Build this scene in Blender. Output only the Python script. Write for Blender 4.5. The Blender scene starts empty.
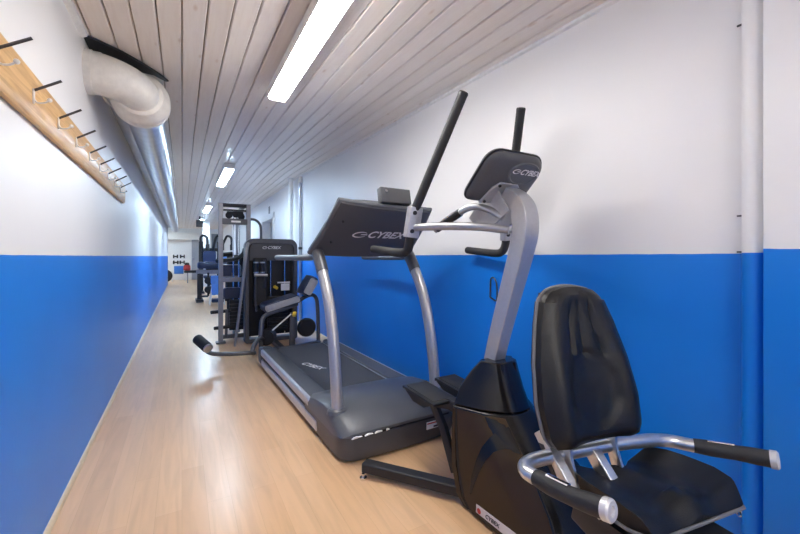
import bpy, bmesh, math, random
from mathutils import Vector, Matrix, Euler
random.seed(7)
R = math.radians
sc = bpy.context.scene
COL = sc.collection

# ------------------------------------------------------------------ camera
cam_d = bpy.data.cameras.new('camera')
cam = bpy.data.objects.new('camera', cam_d); COL.objects.link(cam)
cam.location = (0, 0, 1.10)
cam.rotation_euler = (R(90), 0, -math.atan(218 / 380))
cam_d.sensor_width = 36; cam_d.lens = 380 / 800 * 36
cam_d.shift_y = -10.7 / 800
cam_d.clip_start = 0.02
sc.camera = cam

# ------------------------------------------------------------------ world, exposure, light levels
w = bpy.data.worlds.new('world'); sc.world = w; w.use_nodes = True
w.node_tree.nodes['Background'].inputs[0].default_value = (.7, .8, 1, 1)
w.node_tree.nodes['Background'].inputs[1].default_value = 0.4
sc.view_settings.view_transform = 'Standard'
sc.view_settings.look = 'None'
sc.view_settings.gamma = 1
sc.view_settings.use_curve_mapping = False
sc.view_settings.exposure = 2.08
sc.cycles.use_denoising = True
sc.cycles.max_bounces = 14
sc.cycles.diffuse_bounces = 8
sc.cycles.sample_clamp_indirect = 6
LAMP_NEAR = 11.3      # emission of the tubes over the near half of the corridor
LAMP_FAR = 25.0       # cooler tubes further down
NEAR_COL = (1.0, .975, .945)
FAR_COL = (.59, .79, 1.0)

# ------------------------------------------------------------------ node materials
def mat(name, col, rough=.5, metal=0., var=.06, scale=30., bump=0., coat=0., spec=.5):
    m = bpy.data.materials.new(name); m.use_nodes = True
    nt = m.node_tree; b = nt.nodes['Principled BSDF']
    tc = nt.nodes.new('ShaderNodeTexCoord'); nz = nt.nodes.new('ShaderNodeTexNoise')
    nz.inputs['Scale'].default_value = scale; nz.inputs['Detail'].default_value = 4
    nt.links.new(tc.outputs['Object'], nz.inputs['Vector'])
    rp = nt.nodes.new('ShaderNodeValToRGB')
    lo = tuple(c * (1 - var) for c in col) + (1,); hi = tuple(min(1, c * (1 + var)) for c in col) + (1,)
    rp.color_ramp.elements[0].color = lo; rp.color_ramp.elements[1].color = hi
    rp.color_ramp.elements[0].position = .3; rp.color_ramp.elements[1].position = .7
    nt.links.new(nz.outputs['Fac'], rp.inputs['Fac']); nt.links.new(rp.outputs['Color'], b.inputs['Base Color'])
    b.inputs['Roughness'].default_value = rough; b.inputs['Metallic'].default_value = metal
    b.inputs['Coat Weight'].default_value = coat; b.inputs['Coat Roughness'].default_value = .12
    b.inputs['Specular IOR Level'].default_value = spec
    if bump:
        bp = nt.nodes.new('ShaderNodeBump'); bp.inputs['Strength'].default_value = bump; bp.inputs['Distance'].default_value = .002
        nt.links.new(nz.outputs['Fac'], bp.inputs['Height']); nt.links.new(bp.outputs['Normal'], b.inputs['Normal'])
    return m

def emis(name, col, s):
    m = bpy.data.materials.new(name); m.use_nodes = True
    b = m.node_tree.nodes['Principled BSDF']
    b.inputs['Base Color'].default_value = (.9, .9, .9, 1)
    b.inputs['Emission Color'].default_value = col + (1,); b.inputs['Emission Strength'].default_value = s
    return m

def wall_paint(name, line, wob):
    """white above, blue below a dado line"""
    m = bpy.data.materials.new(name); m.use_nodes = True
    nt = m.node_tree; N = nt.nodes; Lk = nt.links; b = N['Principled BSDF']
    g = N.new('ShaderNodeNewGeometry'); sx = N.new('ShaderNodeSeparateXYZ'); Lk.new(g.outputs['Position'], sx.inputs[0])
    nz = N.new('ShaderNodeTexNoise'); nz.inputs['Scale'].default_value = 9; nz.inputs['Detail'].default_value = 3
    Lk.new(g.outputs['Position'], nz.inputs['Vector'])
    m1 = N.new('ShaderNodeMath'); m1.operation = 'MULTIPLY_ADD'; m1.inputs[1].default_value = wob; m1.inputs[2].default_value = line - wob * .5
    Lk.new(nz.outputs['Fac'], m1.inputs[0])
    gt = N.new('ShaderNodeMath'); gt.operation = 'GREATER_THAN'; Lk.new(sx.outputs['Z'], gt.inputs[0]); Lk.new(m1.outputs[0], gt.inputs[1])
    n2 = N.new('ShaderNodeTexNoise'); n2.inputs['Scale'].default_value = 2.2; n2.inputs['Detail'].default_value = 6
    Lk.new(g.outputs['Position'], n2.inputs['Vector'])
    rw = N.new('ShaderNodeValToRGB'); rw.color_ramp.elements[0].color = (.80, .805, .81, 1); rw.color_ramp.elements[1].color = (.86, .86, .86, 1)
    rb = N.new('ShaderNodeValToRGB'); rb.color_ramp.elements[0].color = (.001, .180, .70, 1); rb.color_ramp.elements[1].color = (.002, .222, .80, 1)
    Lk.new(n2.outputs['Fac'], rw.inputs[0]); Lk.new(n2.outputs['Fac'], rb.inputs[0])
    mx = N.new('ShaderNodeMix'); mx.data_type = 'RGBA'
    Lk.new(gt.outputs[0], mx.inputs[0]); Lk.new(rb.outputs[0], mx.inputs[6]); Lk.new(rw.outputs[0], mx.inputs[7])
    Lk.new(mx.outputs[2], b.inputs['Base Color'])
    b.inputs['Roughness'].default_value = .42
    n3 = N.new('ShaderNodeTexNoise'); n3.inputs['Scale'].default_value = 45; n3.inputs['Detail'].default_value = 5
    Lk.new(g.outputs['Position'], n3.inputs['Vector'])
    bp = N.new('ShaderNodeBump'); bp.inputs['Strength'].default_value = .12; bp.inputs['Distance'].default_value = .003
    Lk.new(n3.outputs['Fac'], bp.inputs['Height']); Lk.new(bp.outputs['Normal'], b.inputs['Normal'])
    return m

def wood_floor(name):
    m = bpy.data.materials.new(name); m.use_nodes = True
    nt = m.node_tree; N = nt.nodes; Lk = nt.links; b = N['Principled BSDF']
    g = N.new('ShaderNodeNewGeometry')
    mp = N.new('ShaderNodeMapping'); mp.inputs['Rotation'].default_value = (0, 0, R(90)); Lk.new(g.outputs['Position'], mp.inputs[0])
    br = N.new('ShaderNodeTexBrick'); br.offset = .37; br.inputs['Scale'].default_value = 1
    br.inputs['Brick Width'].default_value = .95; br.inputs['Row Height'].default_value = .098
    br.inputs['Mortar Size'].default_value = .0007; br.inputs['Mortar Smooth'].default_value = .3; br.inputs['Bias'].default_value = 0
    br.inputs['Color1'].default_value = (.730, .460, .250, 1); br.inputs['Color2'].default_value = (.780, .515, .295, 1)
    br.inputs['Mortar'].default_value = (.62, .38, .20, 1)
    Lk.new(mp.outputs[0], br.inputs['Vector'])
    mg = N.new('ShaderNodeMapping'); mg.inputs['Scale'].default_value = (9, .7, 1); Lk.new(g.outputs['Position'], mg.inputs[0])
    nz = N.new('ShaderNodeTexNoise'); nz.inputs['Scale'].default_value = 2.4; nz.inputs['Detail'].default_value = 8; nz.inputs['Distortion'].default_value = 1.3
    Lk.new(mg.outputs[0], nz.inputs['Vector'])
    rp = N.new('ShaderNodeValToRGB'); rp.color_ramp.elements[0].color = (.91, .89, .87, 1); rp.color_ramp.elements[1].color = (1.04, 1.03, 1.02, 1)
    rp.color_ramp.elements[0].position = .28; rp.color_ramp.elements[1].position = .62
    Lk.new(nz.outputs['Fac'], rp.inputs[0])
    mx = N.new('ShaderNodeMix'); mx.data_type = 'RGBA'; mx.blend_type = 'MULTIPLY'; mx.inputs[0].default_value = 1
    Lk.new(br.outputs['Color'], mx.inputs[6]); Lk.new(rp.outputs[0], mx.inputs[7]); Lk.new(mx.outputs[2], b.inputs['Base Color'])
    b.inputs['Roughness'].default_value = .28
    b.inputs['Specular IOR Level'].default_value = .6
    return m

def board_paint(name):
    """white-stained pine, a tone per board and grain along the board"""
    m = bpy.data.materials.new(name); m.use_nodes = True
    nt = m.node_tree; N = nt.nodes; Lk = nt.links; b = N['Principled BSDF']
    g = N.new('ShaderNodeNewGeometry'); sx = N.new('ShaderNodeSeparateXYZ'); Lk.new(g.outputs['Position'], sx.inputs[0])
    a = N.new('ShaderNodeMath'); a.operation = 'MULTIPLY'; a.inputs[1].default_value = 1 / .108; Lk.new(sx.outputs['X'], a.inputs[0])
    f = N.new('ShaderNodeMath'); f.operation = 'FLOOR'; Lk.new(a.outputs[0], f.inputs[0])
    wn = N.new('ShaderNodeTexWhiteNoise'); wn.noise_dimensions = '1D'; Lk.new(f.outputs[0], wn.inputs['W'])
    rp = N.new('ShaderNodeValToRGB'); rp.color_ramp.elements[0].color = (.79, .72, .645, 1); rp.color_ramp.elements[1].color = (.87, .82, .76, 1)
    Lk.new(wn.outputs['Value'], rp.inputs[0])
    mp = N.new('ShaderNodeMapping'); mp.inputs['Scale'].default_value = (26, 1.6, 1); Lk.new(g.outputs['Position'], mp.inputs[0])
    nz = N.new('ShaderNodeTexNoise'); nz.inputs['Scale'].default_value = 2; nz.inputs['Detail'].default_value = 7; nz.inputs['Distortion'].default_value = .8
    Lk.new(mp.outputs[0], nz.inputs['Vector'])
    r2 = N.new('ShaderNodeValToRGB'); r2.color_ramp.elements[0].color = (.95, .935, .92, 1); r2.color_ramp.elements[1].color = (1, 1, 1, 1)
    r2.color_ramp.elements[0].position = .3; r2.color_ramp.elements[1].position = .6
    Lk.new(nz.outputs['Fac'], r2.inputs[0])
    mk = N.new('ShaderNodeMapping'); mk.inputs['Scale'].default_value = (9.26, 3.2, 1); Lk.new(g.outputs['Position'], mk.inputs[0])
    vo = N.new('ShaderNodeTexVoronoi'); vo.inputs['Scale'].default_value = 1; Lk.new(mk.outputs[0], vo.inputs['Vector'])
    r3 = N.new('ShaderNodeValToRGB'); r3.color_ramp.elements[0].color = (.80, .70, .62, 1); r3.color_ramp.elements[1].color = (1, 1, 1, 1)
    r3.color_ramp.elements[0].position = .03; r3.color_ramp.elements[1].position = .12
    Lk.new(vo.outputs['Distance'], r3.inputs[0])
    x1 = N.new('ShaderNodeMix'); x1.data_type = 'RGBA'; x1.blend_type = 'MULTIPLY'; x1.inputs[0].default_value = 1
    x2 = N.new('ShaderNodeMix'); x2.data_type = 'RGBA'; x2.blend_type = 'MULTIPLY'; x2.inputs[0].default_value = 1
    Lk.new(rp.outputs[0], x1.inputs[6]); Lk.new(r2.outputs[0], x1.inputs[7]); Lk.new(x1.outputs[2], x2.inputs[6]); Lk.new(r3.outputs[0], x2.inputs[7])
    Lk.new(x2.outputs[2], b.inputs['Base Color']); b.inputs['Roughness'].default_value = .34
    return m

def pine(name, axis=1):
    m = bpy.data.materials.new(name); m.use_nodes = True
    nt = m.node_tree; N = nt.nodes; Lk = nt.links; b = N['Principled BSDF']
    tc = N.new('ShaderNodeTexCoord'); mp = N.new('ShaderNodeMapping'); mp.inputs['Scale'].default_value = (10, 1.2, 22)
    Lk.new(tc.outputs['Object'], mp.inputs[0])
    nz = N.new('ShaderNodeTexNoise'); nz.inputs['Scale'].default_value = 2.5; nz.inputs['Detail'].default_value = 8; nz.inputs['Distortion'].default_value = 1.5
    Lk.new(mp.outputs[0], nz.inputs['Vector'])
    rp = N.new('ShaderNodeValToRGB'); rp.color_ramp.elements[0].color = (.50, .27, .09, 1); rp.color_ramp.elements[1].color = (.74, .47, .19, 1)
    rp.color_ramp.elements[0].position = .3; rp.color_ramp.elements[1].position = .65
    Lk.new(nz.outputs['Fac'], rp.inputs[0]); Lk.new(rp.outputs[0], b.inputs['Base Color']); b.inputs['Roughness'].default_value = .38
    return m

def spiral_duct(name):
    m = mat(name, (.62, .64, .66), .30, 1.0, .05, 8)
    nt = m.node_tree; N = nt.nodes; b = N['Principled BSDF']
    g = N.new('ShaderNodeNewGeometry'); wv = N.new('ShaderNodeTexWave'); wv.bands_direction = 'Y'; wv.inputs['Scale'].default_value = 2.3
    nt.links.new(g.outputs['Position'], wv.inputs['Vector'])
    bp = N.new('ShaderNodeBump'); bp.inputs['Strength'].default_value = .35; bp.inputs['Distance'].default_value = .006
    nt.links.new(wv.outputs['Fac'], bp.inputs['Height']); nt.links.new(bp.outputs['Normal'], b.inputs['Normal'])
    return m

M = dict(
    wall_l=wall_paint('painted_wall_left', 1.104, .004), wall=wall_paint('painted_wall', 1.109, .005), pilaster=wall_paint('pilaster_paint', 1.124, .014),
    pipe=wall_paint('painted_pipe', 1.112, .002),
    floor=wood_floor('laminate_floor'), boards=board_paint('ceiling_boards'), pine=pine('varnished_pine'),
    groove=mat('ceiling_backing', (.40, .32, .25), .8),
    white=mat('white_paint', (.80, .80, .79), .45), cream=mat('cream_plastic', (.77, .76, .72), .35),
    trim=mat('pale_wood_trim', (.62, .50, .34), .4),
    grayplastic=mat('gray_plastic', (.085, .087, .094), .42, bump=.15, scale=220, var=.05),
    hood=mat('hood_plastic', (.105, .112, .125), .38, bump=.12, scale=220, var=.05),
    black=mat('black_plastic', (.012, .012, .014), .38), softblack=mat('black_foam', (.022, .022, .024), .62, bump=.3, scale=160),
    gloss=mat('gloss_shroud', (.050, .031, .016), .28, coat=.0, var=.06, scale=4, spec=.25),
    glosstop=mat('satin_shroud', (.010, .0095, .0095), .22, coat=.1, spec=.4),
    matte=mat('matte_black', (.016, .016, .018), .5),
    vinyl=mat('black_vinyl', (.009, .009, .010), .36, bump=.35, scale=420, var=.08, spec=.32),
    piping=mat('gray_piping', (.15, .15, .155), .4),
    silver=mat('silver_paint', (.50, .50, .52), .32, .55, .04, 60), silver2=mat('brushed_silver', (.46, .47, .49), .30, .85, .06, 40),
    alu=mat('aluminium', (.60, .61, .63), .30, .9), capgray=mat('cap_gray', (.62, .62, .63), .35, .3), chrome=mat('chrome', (.82, .82, .84), .12, 1.0, .02),
    rail=mat('silver_rail', (.62, .64, .68), .34, .6), belt=mat('running_belt', (.070, .074, .082), .62, bump=.4, scale=500, var=.12),
    frame=mat('dark_gray_frame', (.12, .125, .14), .38, .4), frameblack=mat('black_frame', (.018, .019, .022), .38, .1),
    lightframe=mat('light_gray_frame', (.30, .31, .34), .34, .5),
    bluepad=mat('navy_vinyl', (.016, .030, .085), .36, bump=.2, scale=300), palegray=mat('pale_gray_vinyl', (.48, .48, .47), .45),
    whitemark=mat('white_lettering', (.85, .85, .85), .5, var=.02), redmark=mat('red_marking', (.55, .05, .04), .5),
    label=mat('pale_label', (.72, .66, .63), .4), yellow=mat('yellow_tag', (.80, .55, .05), .4),
    steel=mat('dark_steel', (.10, .10, .105), .35, .8), dusty=mat('chalky_plaster', (.80, .79, .76), .9, bump=.5, scale=80),
    duct=spiral_duct('spiral_duct_metal'), galv=mat('galvanized_sheet', (.55, .57, .60), .34, .9, .08, 6),
    towel=mat('blue_fabric', (.10, .26, .70), .8, bump=.4, scale=120), red=mat('red_fabric', (.50, .05, .05), .7),
    blue=mat('blue_plastic', (.05, .20, .62), .4), doorgray=mat('door_gray', (.40, .42, .46), .45),
    glass=mat('dark_glass', (.20, .23, .28), .12), rubber=mat('rubber', (.012, .012, .012), .7),
    lamp_near=emis('warm_tube_light', NEAR_COL, LAMP_NEAR), lamp_far=emis('cool_tube_light', FAR_COL, LAMP_FAR), lamp_room=emis('far_room_light', FAR_COL, LAMP_FAR * .45),
)

# ------------------------------------------------------------------ mesh helpers (world coordinates unless an XF is given)
def V(*a): return Vector(a)

def box(bm, c, s, rot=None, bev=0., seg=2):
    mtx = Matrix.Translation(Vector(c)) @ (Euler(rot).to_matrix().to_4x4() if rot else Matrix()) @ Matrix.Diagonal((s[0], s[1], s[2], 1))
    r = bmesh.ops.create_cube(bm, size=1, matrix=mtx)
    if bev:
        es = {e for v in r['verts'] for e in v.link_edges}
        bmesh.ops.bevel(bm, geom=list(es), offset=bev, segments=seg, profile=.5, affect='EDGES')

def smooth_path(pts, n=6):
    P = [Vector(p) for p in pts]; out = []
    for i in range(len(P) - 1):
        p0 = P[max(i - 1, 0)]; p1 = P[i]; p2 = P[i + 1]; p3 = P[min(i + 2, len(P) - 1)]
        for k in range(n):
            t = k / n
            out.append(.5 * ((2 * p1) + (p2 - p0) * t + (2 * p0 - 5 * p1 + 4 * p2 - p3) * t * t + (3 * p1 - p0 - 3 * p2 + p3) * t ** 3))
    out.append(P[-1]); return out

def tube(bm, pts, r, seg=14, up=(0, 0, 1), n=6, ry=None, square=False, smooth=True, closed=False, ends=True):
    """sweep a round, oval (r along the side axis, ry along the other) or square section"""
    P = smooth_path(pts, n) if smooth and len(pts) > 2 else [Vector(p) for p in pts]
    if closed: P = P[:-1] if (P[0] - P[-1]).length < 1e-6 else P
    N = len(P); rr = r if isinstance(r, (list, tuple)) else None
    rings = []; side = None
    for i in range(N):
        if closed: t = P[(i + 1) % N] - P[i - 1]
        else: t = P[min(i + 1, N - 1)] - P[max(i - 1, 0)]
        t.normalize()
        if side is None:
            u = Vector(up)
            if abs(t.dot(u)) > .95: u = Vector((1, 0, 0)) if abs(t.x) < .9 else Vector((0, 1, 0))
            side = t.cross(u).normalized()
        else:
            side = (side - t * side.dot(t)).normalized()
        nrm = side.cross(t).normalized()
        q = i / (N - 1) if N > 1 else 0
        if rr:
            x = q * (len(rr) - 1); k = min(int(x), len(rr) - 2); a = rr[k] * (1 - (x - k)) + rr[k + 1] * (x - k)
        else: a = r
        b = (ry if ry is not None else a) if not rr else a * (ry or 1)
        ring = []
        if square:
            c = .18
            for sx, sy in ((1, 1 - c), (1 - c, 1), (-1 + c, 1), (-1, 1 - c), (-1, -1 + c), (-1 + c, -1), (1 - c, -1), (1, -1 + c)):
                ring.append(bm.verts.new(P[i] + side * a * sx + nrm * b * sy))
        else:
            for k in range(seg):
                th = 2 * math.pi * k / seg
                ring.append(bm.verts.new(P[i] + side * a * math.cos(th) + nrm * b * math.sin(th)))
        rings.append(ring)
    L = len(rings[0])
    for i in range(N if closed else N - 1):
        A = rings[i]; B = rings[(i + 1) % N]
        for k in range(L): bm.faces.new((A[k], A[(k + 1) % L], B[(k + 1) % L], B[k]))
    if ends and not closed:
        bm.faces.new(rings[0][::-1]); bm.faces.new(rings[-1])

def cyl(bm, p0, p1, r0, r1=None, seg=24):
    r1 = r0 if r1 is None else r1
    p0 = Vector(p0); p1 = Vector(p1); t = (p1 - p0).normalized()
    u = Vector((0, 0, 1)) if abs(t.z) < .9 else Vector((1, 0, 0))
    s = t.cross(u).normalized(); n = s.cross(t)
    A = [bm.verts.new(p0 + (s * math.cos(a) + n * math.sin(a)) * r0) for a in [2 * math.pi * k / seg for k in range(seg)]]
    B = [bm.verts.new(p1 + (s * math.cos(a) + n * math.sin(a)) * r1) for a in [2 * math.pi * k / seg for k in range(seg)]]
    for k in range(seg): bm.faces.new((A[k], A[(k + 1) % seg], B[(k + 1) % seg], B[k]))
    bm.faces.new(A[::-1]); bm.faces.new(B)

def lathe(bm, p0, axis, prof, seg=28):
    """prof: list of (distance along axis, radius)"""
    p0 = Vector(p0); t = Vector(axis).normalized()
    u = Vector((0, 0, 1)) if abs(t.z) < .9 else Vector((1, 0, 0))
    s = t.cross(u).normalized(); n = s.cross(t); rings = []
    for d, r in prof:
        rings.append([bm.verts.new(p0 + t * d + (s * math.cos(2 * math.pi * k / seg) + n * math.sin(2 * math.pi * k / seg)) * max(r, 1e-4)) for k in range(seg)])
    for A, B in zip(rings, rings[1:]):
        for k in range(seg): bm.faces.new((A[k], A[(k + 1) % seg], B[(k + 1) % seg], B[k]))
    bm.faces.new(rings[0][::-1]); bm.faces.new(rings[-1])

def loft(bm, rings, caps=True):
    RR = [[bm.verts.new(Vector(p)) for p in r] for r in rings]
    n = len(RR[0])
    for A, B in zip(RR, RR[1:]):
        for k in range(n): bm.faces.new((A[k], A[(k + 1) % n], B[(k + 1) % n], B[k]))
    if caps: bm.faces.new(RR[0][::-1]); bm.faces.new(RR[-1])

def prism(bm, poly, f, d):
    """poly of 2D points, f maps (a,b) to a 3D point, d is the extrusion vector"""
    d = Vector(d); A = [Vector(f(*p)) for p in poly]
    loft(bm, [A, [p + d for p in A]])

def rrect(w, h, r, n=5):
    """rounded rectangle about the origin; r a radius or four radii (br, tr, tl, bl)"""
    rs = r if isinstance(r, (list, tuple)) else (r,) * 4; out = []
    for (sx, sy, a0), q in zip(((1, -1, -90), (1, 1, 0), (-1, 1, 90), (-1, -1, 180)), rs):
        cx, cy = sx * (w / 2 - q), sy * (h / 2 - q)
        for k in range(n + 1):
            a = R(a0 + 90 * k / n); out.append((cx + q * math.cos(a), cy + q * math.sin(a)))
    return out

LOC = {}
def thing(name, label, cat, loc, rz=0., group=None):
    o = bpy.data.objects.new(name, None); COL.objects.link(o)
    o.location = loc; o.rotation_euler = (0, 0, rz); o.empty_display_size = .1
    tag(o, label, cat, group)
    LOC[o] = Matrix.Translation(Vector(loc)) @ Matrix.Rotation(rz, 4, 'Z')
    return o
def tag(o, label, cat, group=None):
    o['label'] = label; o['category'] = cat
    if group: o['group'] = group
    return o
def obj(name, bm, m, parent=None, bev=0., smooth=True, sub=0, xf=None, loc=None, seg=2):
    """one mesh object; bm is in world coordinates (after xf)"""
    if xf is not None: bmesh.ops.transform(bm, matrix=xf, verts=bm.verts)
    W = Matrix()
    if parent is not None: W = LOC[parent]
    if loc is not None: W = W @ Matrix.Translation(W.inverted() @ Vector(loc))
    bmesh.ops.transform(bm, matrix=W.inverted(), verts=bm.verts)
    bmesh.ops.recalc_face_normals(bm, faces=bm.faces)
    me = bpy.data.meshes.new(name); bm.to_mesh(me); bm.free()
    if smooth:
        me.polygons.foreach_set('use_smooth', [True] * len(me.polygons))
        me.set_sharp_from_angle(angle=R(38))
    o = bpy.data.objects.new(name, me); COL.objects.link(o); me.materials.append(m)
    if parent is not None:
        o.parent = parent
        if loc is not None: o.location = LOC[parent].inverted() @ Vector(loc)
    elif loc is not None: o.location = loc
    LOC[o] = W
    if bev:
        b = o.modifiers.new('bevel', 'BEVEL'); b.width = bev; b.segments = seg; b.limit_method = 'ANGLE'; b.angle_limit = R(35)
        b.harden_normals = False
    if sub:
        s = o.modifiers.new('subdivision', 'SUBSURF'); s.levels = sub; s.render_levels = sub
    return o
def struct(name, bm, m, **k):
    o = obj(name, bm, m, **k); o['kind'] = 'structure'; return o
def nb(): return bmesh.new()
def part(name, m, parent, fn, *a, bev=0., sub=0, xf=None, smooth=True, **k):
    bm = nb(); fn(bm, *a, **k); return obj(name, bm, m, parent, bev=bev, sub=sub, xf=xf, smooth=smooth)

def text_bm(s, size, origin, right, up, depth=.0012, shear=.28, bold=.012, mark=False):
    """lettering lying on a plane: origin is the lower left corner"""
    c = bpy.data.curves.new('lettering', 'FONT'); c.body = s; c.size = size; c.shear = shear; c.offset = bold * size; c.extrude = depth / 2
    o = bpy.data.objects.new('lettering', c); COL.objects.link(o)
    dg = bpy.context.evaluated_depsgraph_get(); me = bpy.data.meshes.new_from_object(o.evaluated_get(dg))
    bm = nb(); bm.from_mesh(me); bpy.data.meshes.remove(me); bpy.data.objects.remove(o); bpy.data.curves.remove(c)
    if mark:                                    # the open swoosh ring in front of the word
        x0 = -.62 * size; y0 = .30 * size; n = 22; A = []; B = []
        for k in range(n + 1):
            a = R(35 + 300 * k / n); t = .045 + .10 * math.sin(math.pi * k / n)
            A.append((x0 + .58 * size * math.cos(a) + .10 * size * math.sin(a), y0 + .33 * size * math.sin(a)))
            B.append((x0 + (.58 - t) * size * math.cos(a) + .10 * size * math.sin(a), y0 + (.33 - t) * size * math.sin(a)))
        va = [bm.verts.new((p[0], p[1], depth / 2)) for p in A]; vb = [bm.verts.new((p[0], p[1], depth / 2)) for p in B]
        for k in range(n): bm.faces.new((va[k], va[k + 1], vb[k + 1], vb[k]))
        q = [bm.verts.new((p[0], p[1], depth / 2)) for p in ((x0 + .05 * size, y0 - .03 * size), (x0 + .62 * size, y0 - .03 * size), (x0 + .58 * size, y0 + .08 * size), (x0 + .12 * size, y0 + .06 * size))]
        bm.faces.new(q)
    r = Vector(right).normalized(); u = Vector(up); u = (u - r * u.dot(r)).normalized(); n = r.cross(u)
    mx = Matrix(((r.x, u.x, n.x, origin[0]), (r.y, u.y, n.y, origin[1]), (r.z, u.z, n.z, origin[2]), (0, 0, 0, 1)))
    bmesh.ops.transform(bm, matrix=mx, verts=bm.verts)
    return bm
def dup(o, loc=None, parent=None):
    c = o.copy(); COL.objects.link(c)
    if parent is not None: c.parent = parent
    if loc is not None: c.location = loc
    for ch in [x for x in bpy.data.objects if x.parent == o]:
        dup(ch, None, c)
    return c

# ------------------------------------------------------------------ the setting
XL, XR = -.469, 1.68          # corridor walls
YB, YK, YE, YF = -4.2, 6.05, 17.1, 20.4   # rear end, ceiling kink, end of left wall, far wall
def zc(y): return 2.22 + .0304 * min(y, YK)
ZC = zc(YK)
b = nb(); box(b, (-2.2, 8.1, -.05), (7.8, 24.9, .1)); struct('floor', b, M['floor'], smooth=False)

b = nb()                                           # ceiling boards: one mesh, grooves between the boards
n0, n1 = int(-6.0 / .108), int(1.9 / .108) + 1
for k in range(n0, n1):
    x0 = k * .108 + .0031; x1 = (k + 1) * .108 - .0031
    segs = [(YB - .1, YK), (YK, YF + .1)] if x1 > -.7 else [(YE - .2, YF + .1)]
    for ya, yb in segs:
        if x1 < -.7: pass
        ring = lambda y: [(x0, y, zc(y) + .02), (x0, y, zc(y) + .005), (x0 + .005, y, zc(y)), (x1 - .005, y, zc(y)), (x1, y, zc(y) + .005), (x1, y, zc(y) + .02)]
        loft(b, [ring(ya), ring(yb)])
struct('ceiling', b, M['boards'], smooth=False)
b = nb()
for ya, yb, xa in ((YB - .1, YK, -.7), (YK, YF + .1, -.7), (YE - .2, YF + .1, -6)):
    loft(b, [[(xa, y, zc(y) + .019), (1.9, y, zc(y) + .019), (1.9, y, zc(y) + .12), (xa, y, zc(y) + .12)] for y in (ya, yb)])
struct('ceiling_backing', b, M['groove'], smooth=False)

b = nb(); box(b, (XL - .1, (YB + YE) / 2, 1.25), (.2, YE - YB, 2.5)); struct('wall_left', b, M['wall_l'], smooth=False)
DY0, DY1, DZ = 8.25, 9.6, 1.97                       # recessed doorway in the right wall
b = nb()
box(b, (XR + .15, (YB + DY0) / 2, 1.25), (.3, DY0 - YB, 2.5))
box(b, (XR + .15, (DY1 + YF) / 2, 1.25), (.3, YF - DY1, 2.5))
box(b, (XR + .15, (DY0 + DY1) / 2, (DZ + 2.5) / 2), (.3, DY1 - DY0, 2.5 - DZ))
struct('wall_right', b, M['wall'], smooth=False)
b = nb(); box(b, (XR - .015, -1.964, 1.2), (.15, 4.872, 2.5), bev=.008); struct('wall_right_pilaster', b, M['pilaster'])
b = nb(); box(b, (.6, YB - .1, 1.2), (2.8, .2, 2.6)); struct('wall_rear', b, M['wall'], smooth=False)
b = nb(); box(b, (-2.2, YF + .1, 1.25), (7.8, .2, 2.5)); struct('wall_back', b, M['white'], smooth=False)
b = nb(); box(b, (-6.05, 18.7, 1.25), (.2, 3.6, 2.5)); box(b, (-3.3, YE - .1, 1.25), (5.6, .2, 2.5)); struct('wall_far_left', b, M['white'], smooth=False)

b = nb()
for x, y0, y1, s in ((XL, YB, YE, 1),):
    loft(b, [[(x, y, 0), (x + .016, y, 0), (x + .014, y, .012), (x + .006, y, .020), (x, y, .022)] for y in (y0, y1)])
struct('baseboard_left', b, M['trim'])
b = nb()
loft(b, [[(XR, y, 0), (XR - .016, y, 0), (XR - .014, y, .012), (XR - .006, y, .020), (XR, y, .022)] for y in (.55, DY0)])
struct('baseboard_right', b, M['trim'])
b = nb()                                           # thin white bead where ceiling meets the walls
loft(b, [[(XR, y, zc(y)), (XR - .018, y, zc(y)), (XR - .016, y, zc(y) - .013), (XR, y, zc(y) - .02)] for y in (YB, YK)])
struct('trim_1', b, M['white'])
b = nb()
loft(b, [[(XL, y, zc(y)), (XL + .028, y, zc(y)), (XL + .026, y, zc(y) - .013), (XL, y, zc(y) - .03)] for y in (YB, 2.62)])
struct('trim_2', b, M['white'])
b = nb(); box(b, (-1.3, YF - .18, 2.02), (4.0, .36, .30)); struct('trim_3', b, M['cream'], smooth=False)      # boxed-in beam at the far end

# far pillar, far door, far window
b = nb(); box(b, (.77, 15.6, 1.2), (.22, .25, 2.42), bev=.01); struct('column_1', b, M['white'])
b = nb(); box(b, (.75, YF - .02, 1.0), (.75, .06, 2.0)); d1 = struct('door_2', b, M['doorgray'], smooth=False)
b = nb()
for c, s in (((.36, YF - .03, 1.0), (.07, .09, 2.06)), ((1.14, YF - .03, 1.0), (.07, .09, 2.06)), ((.75, YF - .03, 2.03), (.85, .09, .07))): box(b, c, s)
obj('door_frame', b, M['white'], d1, smooth=False)
b = nb(); box(b, (.45, YF - .07, 1.0), (.03, .05, .12), bev=.008); obj('door_handle', b, M['chrome'], d1)
b = nb(); box(b, (1.38, YF - .01, 1.78), (.34, .05, .80)); w1 = struct('window_1', b, M['glass'], smooth=False)
b = nb()
for c, s in (((1.20, YF - .03, 1.78), (.05, .08, .9)), ((1.56, YF - .03, 1.78), (.05, .08, .9)), ((1.38, YF - .03, 2.2), (.4, .08, .05)), ((1.38, YF - .03, 1.36), (.4, .08, .05))): box(b, c, s)
obj('window_frame', b, M['white'], w1, smooth=False)

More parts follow.
